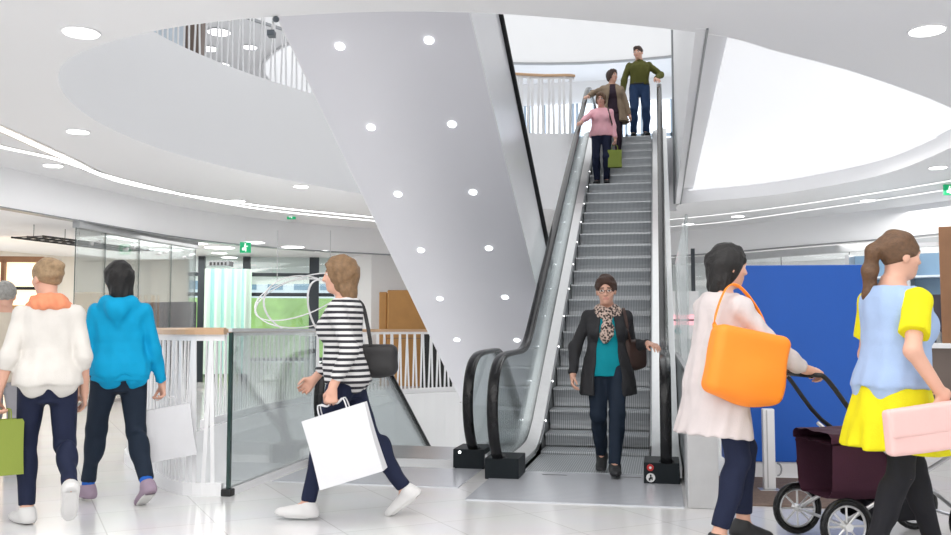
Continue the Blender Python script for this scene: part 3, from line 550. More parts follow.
# ================================================================== PEOPLE (implicit surfaces meshed with surface nets)
def nrmz(v): v = np.array(v, float); return v/np.linalg.norm(v)
def rotm(yaw=0, pitch=0, roll=0):   # columns: right, forward, up ; yaw left +, pitch up +
    return np.array((Matrix.Rotation(yaw, 3, 'Z')@Matrix.Rotation(pitch, 3, 'X')@Matrix.Rotation(roll, 3, 'Y')))
class SDF:
    def __init__(s): s.ops = []
    def cap(s, a, b, ra, rb=None, k=.02, flat=0, mode='u'):
        rb = ra if rb is None else rb; a = np.array(a, float); b = np.array(b, float); r = max(ra, rb)
        s.ops.append(('c', np.minimum(a, b)-r, np.maximum(a, b)+r, k, mode, (a, b, ra, rb, flat))); return s
    def chain(s, pts, rs, k=.02, mode='u'):
        for i in range(len(pts)-1): s.cap(pts[i], pts[i+1], rs[i], rs[i+1], k, mode=mode)
        return s
    def ell(s, c, r, Rm=None, k=.02, mode='u'):
        c = np.array(c, float); r = np.array(r if hasattr(r, '__len__') else (r, r, r), float); e = r.max()
        s.ops.append(('e', c-e, c+e, k, mode, (c, r, Rm))); return s
    def box(s, c, h, Rm=None, rad=.01, k=.0, mode='u'):
        c = np.array(c, float); e = np.linalg.norm(h)
        s.ops.append(('b', c-e, c+e, k, mode, (c, np.array(h, float), Rm, rad))); return s
    def loft(s, org, Rm, rings, k=.03, tw=0., p=2.2, mode='u', wav=None):   # rings rows: t, rx, ry, cy[,cx]
        rg = np.array([list(r)+[0]*(5-len(r)) for r in rings], float); e = rg[:, 1].max()+np.abs(rg[:, 3]).max()+np.abs(rg[:, 4]).max()
        ax = np.array(Rm)[:, 2]; a = org+ax*rg[0, 0]; b = org+ax*rg[-1, 0]
        s.ops.append(('l', np.minimum(a, b)-e, np.maximum(a, b)+e, k, mode, (np.array(org, float), np.array(Rm), rg, tw, p, wav))); return s
    def cut(s, fn): s.ops.append(('f', None, None, 0, 'f', fn)); return s
    def field(s, h, noise=0., nf=22., seed=0):
        u = [o for o in s.ops if o[4] == 'u']; lo = np.min([o[1] for o in u], 0)-.03; hi = np.max([o[2] for o in u], 0)+.03
        n = np.ceil((hi-lo)/h).astype(int)+1; Fd = np.full(n, 1., np.float32)
        for t, a, b, k, mode, d in s.ops:
            if t == 'f':
                X, Y, Z = [(lo[i]+h*np.arange(n[i])).astype(np.float32) for i in range(3)]
                Fd = np.maximum(Fd, d(X[:, None, None], Y[None, :, None], Z[None, None, :]).astype(np.float32)); continue
            m = .05+k; i0 = np.clip(np.floor((a-m-lo)/h).astype(int), 0, n-1); i1 = np.clip(np.ceil((b+m-lo)/h).astype(int)+1, 1, n)
            X = (lo[0]+h*np.arange(i0[0], i1[0])).astype(np.float32)[:, None, None]; Y = (lo[1]+h*np.arange(i0[1], i1[1])).astype(np.float32)[None, :, None]; Z = (lo[2]+h*np.arange(i0[2], i1[2])).astype(np.float32)[None, None, :]
            if t == 'c':
                A, B, ra, rb, fl = d; v = B-A; L2 = v@v+1e-12; tt = ((X-A[0])*v[0]+(Y-A[1])*v[1]+(Z-A[2])*v[2])/L2; tc = np.clip(tt, 0, 1)
                D = np.sqrt((X-A[0]-tc*v[0])**2+(Y-A[1]-tc*v[1])**2+(Z-A[2]-tc*v[2])**2)-(ra+(rb-ra)*tc)
                if fl: D = np.maximum(D, (tt-1)*math.sqrt(L2))
            else:
                c = d[0]; Rm = d[1] if t == 'l' else d[2]; x, y, z = X-c[0], Y-c[1], Z-c[2]
                if Rm is not None: x, y, z = [x*Rm[0, i]+y*Rm[1, i]+z*Rm[2, i] for i in range(3)]
                if t == 'e':
                    r = d[1]; q = np.sqrt((x/r[0])**2+(y/r[1])**2+(z/r[2])**2); D = (q-1)*r.min() if r.max()/r.min() > 2.5 else q*(q-1)/np.maximum(np.sqrt((x/r[0]**2)**2+(y/r[1]**2)**2+(z/r[2]**2)**2), 1e-4)
                elif t == 'b':
                    hh, rad = d[1], d[3]; qx, qy, qz = np.abs(x)-hh[0]+rad, np.abs(y)-hh[1]+rad, np.abs(z)-hh[2]+rad
                    D = np.sqrt(np.maximum(qx, 0)**2+np.maximum(qy, 0)**2+np.maximum(qz, 0)**2)+np.minimum(np.maximum(qx, np.maximum(qy, qz)), 0)-rad
                else:
                    _, _, rg, tw, p, wav = d; z = z+0*x+0*y; T = rg[:, 0]
                    if tw:
                        an = tw*np.clip(z/.42, 0, 1); cs, sn = np.cos(an), np.sin(an); x, y = x*cs+y*sn, -x*sn+y*cs
                    rx, ry, cy, cx = [np.interp(z, T, rg[:, j]).astype(np.float32) for j in (1, 2, 3, 4)]
                    if wav: th = np.arctan2(y-cy, x-cx); f = 1+wav[0]*np.sin(wav[1]*th+wav[2])*np.clip((wav[3]-z)/wav[4], 0, 1); rx = rx*f; ry = ry*f
                    D = ((np.abs((x-cx)/rx)**p+np.abs((y-cy)/ry)**p)**(1/p)-1)*np.minimum(rx, ry)
                    D = np.maximum(D, np.maximum(z-T[-1], T[0]-z))
            sl = tuple(slice(i0[i], i1[i]) for i in range(3)); f0 = Fd[sl]; D = D.astype(np.float32)
            if mode == 'u':
                if k > 0: q = np.maximum(k-np.abs(f0-D), 0)/k; Fd[sl] = np.minimum(f0, D)-q*q*k*.25
                else: Fd[sl] = np.minimum(f0, D)
            else:
                D = -D
                if k > 0: q = np.maximum(k-np.abs(f0-D), 0)/k; Fd[sl] = np.maximum(f0, D)+q*q*k*.25
                else: Fd[sl] = np.maximum(f0, D)
        if noise:
            rr = np.random.RandomState(seed); X, Y, Z = [(lo[i]+h*np.arange(n[i])).astype(np.float32) for i in range(3)]
            for j in range(4):
                w = rr.randn(3)*nf*np.array((1, 1, .55)); Fd += (noise*.5*np.sin(w[0]*X[:, None, None]+w[1]*Y[None, :, None]+w[2]*Z[None, None, :]+rr.rand()*6)).astype(np.float32)
        return Fd, lo
    def build(s, name, mats, parent, h=.008, paint=None, noise=0., nf=22., seed=0, label=None, smooth_it=1):
        Fd, lo = s.field(h, noise, nf, seed); v, f = nets(Fd, lo, h)
        v = relax(v, f, smooth_it)
        me = bpy.data.meshes.new(name); nv, nf_ = len(v), len(f)
        me.vertices.add(nv); me.vertices.foreach_set('co', v.astype(np.float32).ravel())
        me.loops.add(nf_*4); me.loops.foreach_set('vertex_index', f.astype(np.int32).ravel())
        me.polygons.add(nf_); me.polygons.foreach_set('loop_start', np.arange(nf_, dtype=np.int32)*4)
        ms = mats if isinstance(mats, (list, tuple)) else [mats]
        for m in ms: me.materials.append(M[m])
        if paint: me.polygons.foreach_set('material_index', paint(v[f].mean(1)).astype(np.int32))
        me.update(calc_edges=True); me.validate(); me.polygons.foreach_set('use_smooth', np.ones(len(me.polygons), bool))
        o = bpy.data.objects.new(name, me); COL.objects.link(o); o.parent = parent; return tag(o, label)
def nets(Fd, lo, h):
    S = Fd < 0; nx, ny, nz = S.shape; c = np.zeros((nx-1, ny-1, nz-1), np.uint8)
    for a in (0, 1):
        for b in (0, 1):
            for d in (0, 1): c += S[a:nx-1+a, b:ny-1+b, d:nz-1+d]
    I = np.argwhere((c > 0) & (c < 8)); idx = np.full(c.shape, -1, np.int32); idx[tuple(I.T)] = np.arange(len(I))
    acc = np.zeros((len(I), 3)); cnt = np.zeros(len(I)); cor = {}
    for a in (0, 1):
        for b in (0, 1):
            for d in (0, 1): cor[a, b, d] = Fd[I[:, 0]+a, I[:, 1]+b, I[:, 2]+d]
    for ax in range(3):
        for p in (0, 1):
            for q in (0, 1):
                k0 = [p, q]; k0.insert(ax, 0); k1 = [p, q]; k1.insert(ax, 1); A, B = cor[tuple(k0)], cor[tuple(k1)]
                m = (A < 0) != (B < 0); t = np.where(m, A/np.where(m, A-B, 1), 0)
                for j in range(3): acc[:, j] += np.where(m, t if j == ax else k0[j], 0)
                cnt += m
    v = lo+h*(I+acc/cnt[:, None]); fs = []
    for ax in range(3):
        sl0 = [slice(None)]*3; sl1 = [slice(None)]*3; sl0[ax] = slice(0, -1); sl1[ax] = slice(1, None)
        A, B = S[tuple(sl0)], S[tuple(sl1)]; E = np.argwhere(A != B); u, w = [(1, 2), (2, 0), (0, 1)][ax]
        E = E[(E[:, u] > 0) & (E[:, w] > 0) & (E[:, u] < idx.shape[u]) & (E[:, w] < idx.shape[w])]
        def g(du, dw): e = E.copy(); e[:, u] += du; e[:, w] += dw; return idx[e[:, 0], e[:, 1], e[:, 2]]
        Q = np.stack([g(-1, -1), g(0, -1), g(0, 0), g(-1, 0)], 1); inside = A[tuple(E.T)]; Q[~inside] = Q[~inside][:, ::-1]; fs.append(Q)
    f = np.concatenate(fs); return v, f[(f >= 0).all(1)]
def relax(v, f, it):
    for _ in range(it):
        s = np.zeros_like(v); c = np.zeros(len(v))
        for a, b in ((0, 1), (1, 2), (2, 3), (3, 0)):
            for x, y in ((a, b), (b, a)):
                for j in range(3): s[:, j] += np.bincount(f[:, x], v[f[:, y], j], len(v))
                c += np.bincount(f[:, x], minlength=len(v))
        v = v+.5*(s/np.maximum(c, 1)[:, None]-v)
    return v
# materials for people
mat('skin', (.66, .37, .27), .45, var=.06, scale=14, bump=.04); mat('skin_red', (.64, .34, .26), .45, var=.08, scale=14); mat('lips', (.56, .25, .20), .45); mat('eye_white', (.75, .73, .70), .25); mat('iris', (.05, .03, .02), .2); mat('brow', (.11, .065, .045), .7)
for n_, c_ in dict(hair_blond=(.30, .20, .11), hair_black=(.006, .005, .005), hair_light=(.20, .115, .055), hair_brown=(.115, .058, .027), hair_dark=(.045, .022, .014), hair_auburn=(.045, .018, .010), hair_grey=(.33, .32, .30)).items(): mat(n_, c_, .6, var=.45, scale=45, bump=.5, bscale=90)
for n_, c_ in dict(navy=(.012, .017, .045), denim=(.022, .050, .125), dark_denim=(.012, .021, .038), cream_top=(.66, .63, .59), coral=(.78, .28, .15), aqua=(.0, .33, .60), white_cloth=(.7, .7, .7), charcoal=(.030, .030, .033), teal_top=(.0, .26, .32), pink_top=(.88, .47, .53), taupe=(.28, .21, .145), plum_dark=(.035, .022, .035), olive=(.088, .090, .018), tunic=(.60, .54, .535), sky_denim=(.34, .46, .68), yellow=(.72, .66, .01), black_cloth=(.013, .013, .017), beige=(.62, .55, .45), sock_blue=(.02, .12, .50), shoe_mauve=(.34, .26, .33), maroon=(.060, .018, .035), grey_cloth=(.35, .34, .36)).items(): mat(n_, c_, .75, var=.10, scale=10, bump=.18, bscale=140, spec=.25)
for n_, c_ in dict(orange_bag=(.95, .26, .015), pink_bag=(.78, .50, .47), green_bag=(.24, .30, .04), brown_bag=(.055, .028, .022), black_bag=(.018, .017, .018), paper=(.68, .68, .70), shoe_white=(.68, .67, .66), shoe_black=(.02, .02, .022)).items(): mat(n_, c_, .6, var=.06, scale=6, bump=.06)
stripes('striped_cloth', (.66, .65, .65), (.015, .015, .022), 2, .036, .52, .7)
def leopard():
    m = mat('leopard', (.66, .50, .40), .7); nt = m.node_tree; n = nt.nodes; l = nt.links; v = n.new('ShaderNodeTexVoronoi'); v.inputs['Scale'].default_value = 52
    l.new(n['Texture Coordinate'].outputs['Object'], v.inputs['Vector']); r = n.new('ShaderNodeValToRGB'); e = r.color_ramp.elements
    e[0].position = .40; e[0].color = (.035, .02, .018, 1); e[1].position = .62; e[1].color = (.60, .46, .39, 1); l.new(v.outputs['Distance'], r.inputs[0]); l.new(r.outputs[0], n['Principled BSDF'].inputs['Base Color'])
leopard()
FEM = [(-.15, .06, .07, -.01), (-.10, .135, .095, -.012), (-.03, .172, .115, -.018), (.03, .165, .110, -.012), (.10, .140, .096, -.002), (.17, .126, .090, .004), (.24, .134, .097, .008), (.31, .148, .108, .008), (.37, .150, .100, .0), (.41, .138, .084, -.012), (.445, .098, .064, -.02), (.485, .06, .052, -.022), (.51, .05, .05, -.018)]
MAL = [(-.15, .06, .07, -.01), (-.10, .130, .095, -.010), (-.03, .160, .110, -.012), (.03, .158, .110, -.004), (.10, .152, .108, .004), (.17, .152, .106, .008), (.24, .160, .110, .008), (.31, .172, .116, .004), (.37, .172, .106, -.002), (.41, .158, .088, -.012), (.445, .108, .070, -.02), (.485, .065, .058, -.022), (.51, .055, .055, -.018)]
def ik(a, t, l1, l2, pole):
    a = np.array(a, float); t = np.array(t, float); d = t-a; L = np.linalg.norm(d); Lm = (l1+l2)*.999
    if L > Lm: t = a+d*Lm/L; d = t-a; L = Lm
    u = d/L; x = (l1*l1-l2*l2+L*L)/(2*L); hgt = math.sqrt(max(l1*l1-x*x, 0)); p = np.array(pole, float); p = p-u*(p@u); p /= np.linalg.norm(p)+1e-9
    return a+u*x+p*hgt, t
class Person:
    """Local frame: facing +Y, right hand on +X, metres. Sides: 'L' (-X), 'R' (+X)."""
    def __init__(s, label, pos, heading, H=1.66, male=False, fat=1., lean=0., side=0., twist=0., pel=(0, 0), drop=0., feet=None, hands=None, head=(0, 0, 0), group='shoppers', hand_opts=None):
        s.root = empty('person', pos, heading, label, 'person', group); s.H = H; k = s.k = H/1.68; s.pos = np.array(pos, float); s.heading = heading
        s.male = male; s.pel = np.array((pel[0], pel[1], .925*k-drop)); s.T = rotm(0, -R(lean), R(side)); s.tw = R(twist)
        s.rings = [(t*k, rx*k*fat, ry*k*fat*(1.0 if fat == 1 else 1.05), cy*k) for t, rx, ry, cy in (MAL if male else FEM)]
        TT = s.T@rotm(s.tw); s.TT = TT; g = lambda p: s.pel+TT@(np.array(p)*k)
        sw = .178 if male else .156; s.sh = {'L': g((-sw, -.012, .388)), 'R': g((sw, -.012, .388))}; s.neck = g((0, -.02, .47)); s.chest = g((0, .0, .31))
        Hp = {'L': s.pel+s.T@(np.array((-.088, 0, -.03))*k), 'R': s.pel+s.T@(np.array((.088, 0, -.03))*k)}; s.hip = Hp
        feet = feet or {}; s.ank = {}; s.knee = {}; s.foot = {}
        for c, sg in (('L', -1), ('R', 1)):
            fx = feet.get(c, {}); t = np.array(fx.get('a', (sg*.09, 0, .085*k)), float); yaw = R(fx.get('yaw', -sg*6)); pit = R(fx.get('pitch', 0))
            Rf = rotm(yaw, pit); pole = fx.get('pole', np.array((sg*.08, 1, 0))); s.knee[c], s.ank[c] = ik(Hp[c], t, .415*k, .415*k, pole); s.foot[c] = Rf
        hands = hands or {}; s.el = {}; s.wr = {}; s.hd = {}; s.hn = {}; s.curl = {}
        for c, sg in (('L', -1), ('R', 1)):
            hx = hands.get(c, {}); t = hx.get('w'); 
            if t is None: t = s.sh[c]+np.array((sg*.10, .06, -.50))*k
            if hx.get('world'): t = s.local(t)
            s.el[c], s.wr[c] = ik(s.sh[c], t, .285*k, .250*k, hx.get('pole', (sg*.35, -1, -.1)))
            fd = nrmz(s.wr[c]-s.el[c]); s.hd[c] = nrmz(hx.get('d', fd)); n = np.array(hx.get('n', (-sg, 0, 0)), float); n = n-s.hd[c]*(n@s.hd[c]); s.hn[c] = nrmz(n); s.curl[c] = hx.get('curl', .35)
        yaw, pit, rol = [R(a) for a in head]; s.HR = rotm(yaw, pit, rol); s.hc = s.neck+s.T@(np.array((0, .012, .0))*k)+s.HR@(np.array((0, .020, .148))*k)
    def local(s, w):
        c, sn = math.cos(s.heading), math.sin(s.heading); d = np.array(w, float)-s.pos; return np.array((d[0]*c+d[1]*sn, -d[0]*sn+d[1]*c, d[2]))
    def world(s, p):
        c, sn = math.cos(s.heading), math.sin(s.heading); return s.pos+np.array((p[0]*c-p[1]*sn, p[0]*sn+p[1]*c, p[2]))
    def hp(s, p): return s.hc+s.HR@(np.array(p, float)*s.k)
    def tp(s, p): return s.pel+s.TT@(np.array(p, float)*s.k)
    def grip(s, c): return s.wr[c]+s.hd[c]*.085*s.k+s.hn[c]*.022*s.k      # where a carried handle sits, local
    def torso(s, S, e=0., t0=-.15, t1=.51, extra=None, k=.03, p=2.25, hold=False):
        kk = s.k; rg = [(t, rx+e, ry+e, cy) for t, rx, ry, cy in s.rings]
        if hold: hp_ = [r for r in rg if abs(r[0]+.03*kk) < .002][0]; rg = [(r if r[0] >= -.03*kk else (r[0], hp_[1], hp_[2], hp_[3]*(1+r[0]/kk*2))) for r in rg]
        T = np.array(rg); xs = [x*kk for x in (extra[0] if extra else []) if t0 < x < t1]
        ts = sorted(set([t0*kk, t1*kk]+xs+[r[0] for r in rg if t0*kk < r[0] < t1*kk])); rg = [[t]+[float(np.interp(t, T[:, 0], T[:, j])) for j in (1, 2, 3)] for t in ts]
        if extra: rg = [[t, rx+np.interp(t/kk, extra[0], extra[1])*kk, ry+np.interp(t/kk, extra[0], extra[1])*kk, cy] for t, rx, ry, cy in rg]
        S.loft(s.pel, s.T, rg, k, s.tw, p)
        if not s.male and t1 > .3:
            for x in (-.068, .068): S.ell(s.tp((x, .088, .275)), np.array((.058, .05, .058))*kk+e, s.TT, .03)
        if t0 < -.02:
            for x in (-.075, .075): S.ell(s.pel+s.T@(np.array((x, -.06, -.045))*kk), np.array((.082, .075, .085))*kk+e*.7, None, .03)
    def leg(s, S, c, e=0., e2=None, upto=1., flat=0, k=.025):
        e2 = e if e2 is None else e2; kk = s.k; f = 1.0 if not s.male else 1.04; h, kn, an = s.hip[c], s.knee[c], s.ank[c]; b = kn+(an-kn)*upto
        S.cap(h, kn, .083*kk*f+e, .054*kk*f+(e+e2)/2, k); S.cap(kn, b, .054*kk+(e+e2)/2, (.054-.018*upto)*kk+e2, k, flat)
        d = nrmz(an-kn); back = -s.foot[c][:, 1]*.6+np.array((0, -.4, 0)); S.ell(kn+(an-kn)*.32+back*.014*kk, np.array((.050, .050, .10))*kk+(e+e2)/2, None, .03)
    def arm(s, S, c, e=0., e2=None, upto=1., flat=0, k=.025):
        e2 = e if e2 is None else e2; kk = s.k*(1.08 if s.male else 1.); a, b, w = s.sh[c], s.el[c], s.wr[c]
        if upto <= 1.: S.ell(a, .046*kk+e*.6, None, .035)
        if upto <= .5: S.cap(a, a+(b-a)*upto*2, .043*kk+e*.7, .040*kk+e2, k, flat); return
        S.cap(a, b, .043*kk+e*.7, .037*kk+(e+e2)/2, k); S.cap(b, b+(w-b)*(2*upto-1), .038*kk+(e+e2)/2, .026*kk+e2, k, flat)
    def hand(s, S, c):
        k = s.k*(1.08 if s.male else 1.); d, n, w = s.hd[c], s.hn[c], s.wr[c]; sd = np.cross(d, n)*(1 if c == 'R' else -1); cu = s.curl[c]   # sd: towards the thumb
        S.cap(s.wr[c]-d*.02*k, w+d*.03*k, .024*k, .024*k, .012)
        for i, (o, L) in enumerate([(.030, .072), (.010, .080), (-.011, .074), (-.030, .057)]):
            kn = w+d*(.088-.004*abs(i-1))*k+sd*o*k; S.cap(w+d*.02*k+sd*o*.55*k, kn, .0135*k, .0115*k, .012)
            p = kn; an = cu*.5
            for j, fr in enumerate((.45, .31, .24)):
                an += cu*(.75, .95, .7)[j]; q = p+(d*math.cos(an)+n*math.sin(an))*L*fr*k+sd*o*.06*k; S.cap(p, q, (.0098-.001*j)*k, (.0090-.001*j)*k, .003); p = q
        tb = w+d*.028*k+sd*.024*k+n*.006*k; q1 = tb+(d*.60+sd*.62+n*.35)*.036*k; q2 = q1+(d*.85+sd*.15*(1-cu)+n*(.25+.5*cu))*.030*k
        S.cap(w+d*.02*k, tb, .015*k, .014*k, .01); S.cap(tb, q1, .0135*k, .0115*k, .008); q3 = q2+(d*.9-sd*.1*cu+n*(.2+.5*cu))*.022*k; S.cap(q1, q2, .0112*k, .010*k, .003); S.cap(q2, q3, .010*k, .0085*k, .003)
    def headshape(s, S):
        k = s.k; Rm = s.HR; e = lambda c, r, kk=.02, mode='u': S.ell(s.hp(c), np.array(r)*k, Rm, kk, mode)
        c = lambda a, b, ra, rb, kk=.012: S.cap(s.hp(a), s.hp(b), ra*k, rb*k, kk)
        S.cap(s.neck-s.TT[:, 2]*.05*k, s.hp((0, -.018, -.06)), (.058 if s.male else .05)*k, (.056 if s.male else .048)*k, .03)
        e((0, -.012, .030), (.074, .093, .085)); e((0, .020, -.034), (.061, .070, .080), .03); e((0, .052, -.088), (.026, .028, .024), .03)
        for x in (-1, 1):
            e((x*.040, .052, -.022), (.026, .026, .024), .02); e((x*.076, -.008, -.012), (.011, .020, .031), .006)
            e((x*.031, .094, .006), (.019, .013, .011), .008, 's'); e((x*.031, .071, .006), (.0145, .0145, .0125), .002)
        c((-.040, .074, .024), (.040, .074, .024), .011, .011, .012); c((0, .083, .012), (0, .101, -.026), .0085, .0115, .008); e((0, .094, -.028), (.019, .012, .010), .008)
        c((-.018, .078, -.058), (.018, .078, -.058), .008, .008, .008); c((-.012, .078, -.066), (.012, .078, -.066), .008, .008, .006)
    def body(s, skin='skin', h=.0065, brow='brow'):
        S = SDF(); s.torso(S); s.headshape(S)
        for c in 'LR':
            s.arm(S, c); s.leg(S, c); s.hand(S, c); f = s.foot[c]; a = s.ank[c]; k = s.k
            S.cap(a, a+f@np.array((0, -.035, -.045))*k, .036*k, .034*k, .02); S.cap(a+f@np.array((0, .02, -.02))*k, a+f@np.array((0, .12, -.055))*k, .036*k, .026*k, .02)
        k = s.k; HR = s.HR; hc = s.hc
        def paint(P):
            q = (P-hc)@HR/k; x, y, z = np.abs(q[:, 0]), q[:, 1], q[:, 2]; m = np.zeros(len(P)); fr = y > .045
            m[fr & (((x-.031)/.0175)**2+((z-.006)/.0085)**2 < 1)] = 2; m[fr & (((x-.031)/.0075)**2+((z-.006)/.0085)**2 < 1)] = 3
            m[fr & (x > .013) & (x < .050) & (np.abs(z-.030-(x-.03)*-.06) < .0048)] = 4; m[(y > .066) & (x < .025-.4*np.abs(z+.061)) & (np.abs(z+.061) < .0105)] = 1
            return m
        s.b = S.build('body', [skin, 'lips', 'eye_white', 'iris', brow], s.root, h, paint); return s.b
    def trousers(s, m, e=.010, e2=.012, upto=.96, top=.06, h=.009, noise=.004, name='trousers'):
        S = SDF(); s.torso(S, e, -.175, top, k=.03)
        for c in 'LR': s.leg(S, c, e, e2, upto, 1)
        return S.build(name, m, s.root, h, noise=noise, nf=26, seed=len(name)+int(s.H*1000))
    def top(s, m, e=.014, hem=-.04, sleeve=1., es=.012, ew=.010, name='top', extra=None, h=.009, noise=.005, ops=None, seed=1, neck=.463, parent=None):
        S = SDF(); s.torso(S, e, hem, neck, extra, k=.03, hold=True)
        for c in 'LR':
            if sleeve: s.arm(S, c, es, ew, sleeve, 1)
        if ops: ops(S)
        return S.build(name, m, s.root, h, noise=noise*.6, nf=32, seed=seed)
    def shoes(s, m, sole='shoe_white', h=.007, name='shoe', heel=.0, low=0):
        for c in 'LR':
            f, a, k = s.foot[c], s.ank[c], s.k; g = lambda p: a+f@(np.array(p, float)*k)
            S = SDF(); S.cap(g((0, -.01, -.005-low)), g((0, -.03, -.045)), .046*k, .045*k, .02); S.cap(g((0, .0, -.03)), g((0, .10, -.050)), .047*k, .036*k, .03); S.ell(g((0, .145, -.056)), np.array((.043, .058, .030))*k, f, .03); S.ell(g((0, .06, -.062)), np.array((.046, .12, .028))*k, f, .02)
            n, o = f[:, 2], g((0, 0, -.078)); S.cut(lambda X, Y, Z, n=n, o=o: -((X-o[0])*n[0]+(Y-o[1])*n[1]+(Z-o[2])*n[2]))
            n2, o2 = f[:, 2], g((0, 0, .022-low)); S.cut(lambda X, Y, Z, n=n2, o=o2: (X-o[0])*n[0]+(Y-o[1])*n[1]+(Z-o[2])*n[2])
            sh = S.build(name, m, s.root, h)
            S = SDF(); S.loft(g((0, .058, -.085)), f, [(0, .040*k, .135*k, 0), (.016*k, .044*k, .140*k, 0)], 0, p=2.6); S.build('sole', sole, sh, h)
    def hair(s, m, kind, h=.007):
        k = s.k; Rm = s.HR; S = SDF(); e = lambda c, r, kk=.015, mode='u': S.ell(s.hp(c), np.array(r)*k, Rm, kk, mode); g = s.hp
        th = dict(male=.010, short=.020, bob=.016, long=.015, bun=.012, pony=.012, grey=.014, straight=.015, mid=.018)[kind]
        e((0, -.014, .034), (.074+th, .093+th, .085+th))
        if kind in ('short', 'mid'): e((0, .03, .095), (.062, .05, .028), .03); e((0, -.06, .03), (.075, .05, .07), .03)
        if kind == 'mid':
            for x in (-1, 1): e((x*.072, -.01, -.02), (.022, .045, .06), .02)
            e((0, -.06, -.03), (.075, .045, .07), .02)
        if kind == 'male': e((0, .035, .100), (.055, .045, .022), .03)
        if kind in ('bob', 'straight', 'long'):
            L = dict(bob=.165, straight=.185, long=.24)[kind]
            S.loft(g((0, -.02, -L)), Rm, [(0, .066*k, .044*k, -.034*k), (.07*k, .082*k, .064*k, -.025*k), (L*k, .084*k, .095*k, -.010*k), ((L+.03)*k, .076*k, .084*k, -.012*k)], .05, p=2.2, wav=(.03, 9, 1, .5, .3))
        if kind == 'bun': S.ell(g((0, -.10, .075)), .042*k, None, .012); S.ell(g((.01, -.085, .05)), .05*k, None, .02)
        if kind == 'pony':
            S.chain([g((0, -.09, .06)), g((0, -.135, .02)), g((-.02, -.14, -.08)), g((-.05, -.12, -.20)), g((-.07, -.09, -.30)), g((-.075, -.07, -.37))], [.028*k, .036*k, .038*k, .032*k, .024*k, .012*k], .02)
        e((0, .105, -.034), (.062, .075, .104 if kind != 'male' else .098), .012, 's')
        if kind in ('short', 'male', 'bun', 'pony', 'grey'):
            for x in (-1, 1): e((x*.095, .03, -.05), (.045, .05, .060), .01, 's')
        if kind in ('short', 'male', 'bun', 'grey', 'pony'):
            n, o = Rm[:, 2]*.92-Rm[:, 1]*.25, g((0, -.05, -.085)); 
            if kind != 'pony': S.cut(lambda X, Y, Z, n=n, o=o: -((X-o[0])*n[0]+(Y-o[1])*n[1]+(Z-o[2])*n[2]))
        return S.build('hair', m, s.root, h, noise=.004, nf=70, seed=int(s.H*997))
# ---- bags
def shopping_bag(label, grip, rz, w, hgt, dep, m, hang=.17, tilt=0., hm='paper', name='shopping_bag', group=None, roll=0.):
    t = empty(name, grip, 0, label, 'bag', group); t.rotation_euler = (Matrix.Rotation(rz, 3, 'Z')@Matrix.Rotation(roll, 3, 'Y')@Matrix.Rotation(tilt, 3, 'X')).to_euler()
    z1, z0 = -hang, -hang-hgt; b = MB(); n = 6; vs = []; fs = []
    for i, z in enumerate(np.linspace(z1, z0, n)):
        f = i/(n-1); ww, dd = w/2*(1-.03*math.sin(f*3)), dep/2*(.55+.45*f); gs = dd*(.45+.55*f)
        vs += [(-ww, -dd, z), (ww, -dd, z), (ww*(.93+.07*f), 0, z), (ww, dd, z), (-ww, dd, z), (-ww*(.93+.07*f), 0, z)]
    for i in range(n-1): fs += [(i*6+j, i*6+(j+1) % 6, (i+1)*6+(j+1) % 6, (i+1)*6+j) for j in range(6)]
    fs.append(tuple((n-1)*6+j for j in range(6))); b.add(vs, fs); o = b.build('bag_body', m, t); sm = o.modifiers.new('solid', 'SOLIDIFY'); sm.thickness = .004
    for y in (-1, 1):
        P = cat_rom([(-w*.22, y*dep*.27, z1-.03), (-w*.20, y*dep*.22, z1+.06), (-w*.08, y*.012, -.02), (0, y*.008, .0), (w*.08, y*.012, -.02), (w*.20, y*dep*.22, z1+.06), (w*.22, y*dep*.27, z1-.03)], 4)
        MB().tube(P, .0045, 6).build('handle', hm, t)
    return t
def shoulder_bag(label, p, heading, c, rz, w, hgt, dep, m, strap_pts, name='handbag', group=None, roll=0.):
    """p: Person local centre of the bag body; strap runs over strap_pts (person local)"""
    wp = c.world(p); t = empty(name, wp, c.heading+rz, label, 'bag', group)
    Rm = rotm(0, 0, roll); S = SDF(); S.box((0, 0, 0), (w/2, dep/2, hgt/2), Rm, min(dep*.42, .05)); S.ell((0, 0, -hgt*.25), (w*.5, dep*.6, hgt*.36), Rm, .03); o = S.build('bag_body', m, t, .009, noise=.006, nf=18, seed=5)
    ci, si = math.cos(-rz), math.sin(-rz)
    def tl(q): d = np.array(q)-np.array(p); return (d[0]*ci-d[1]*si, d[0]*si+d[1]*ci, d[2])
    P = cat_rom([tl(q) for q in strap_pts], 6); MB().tube(P, 1, sec=[(-.012, -.003), (.012, -.003), (.012, .003), (-.012, .003)], up=(.2, .3, 1)).build('strap', m, t)
    return t
# ================================================================== THE SHOPPERS
def zf(z): return z
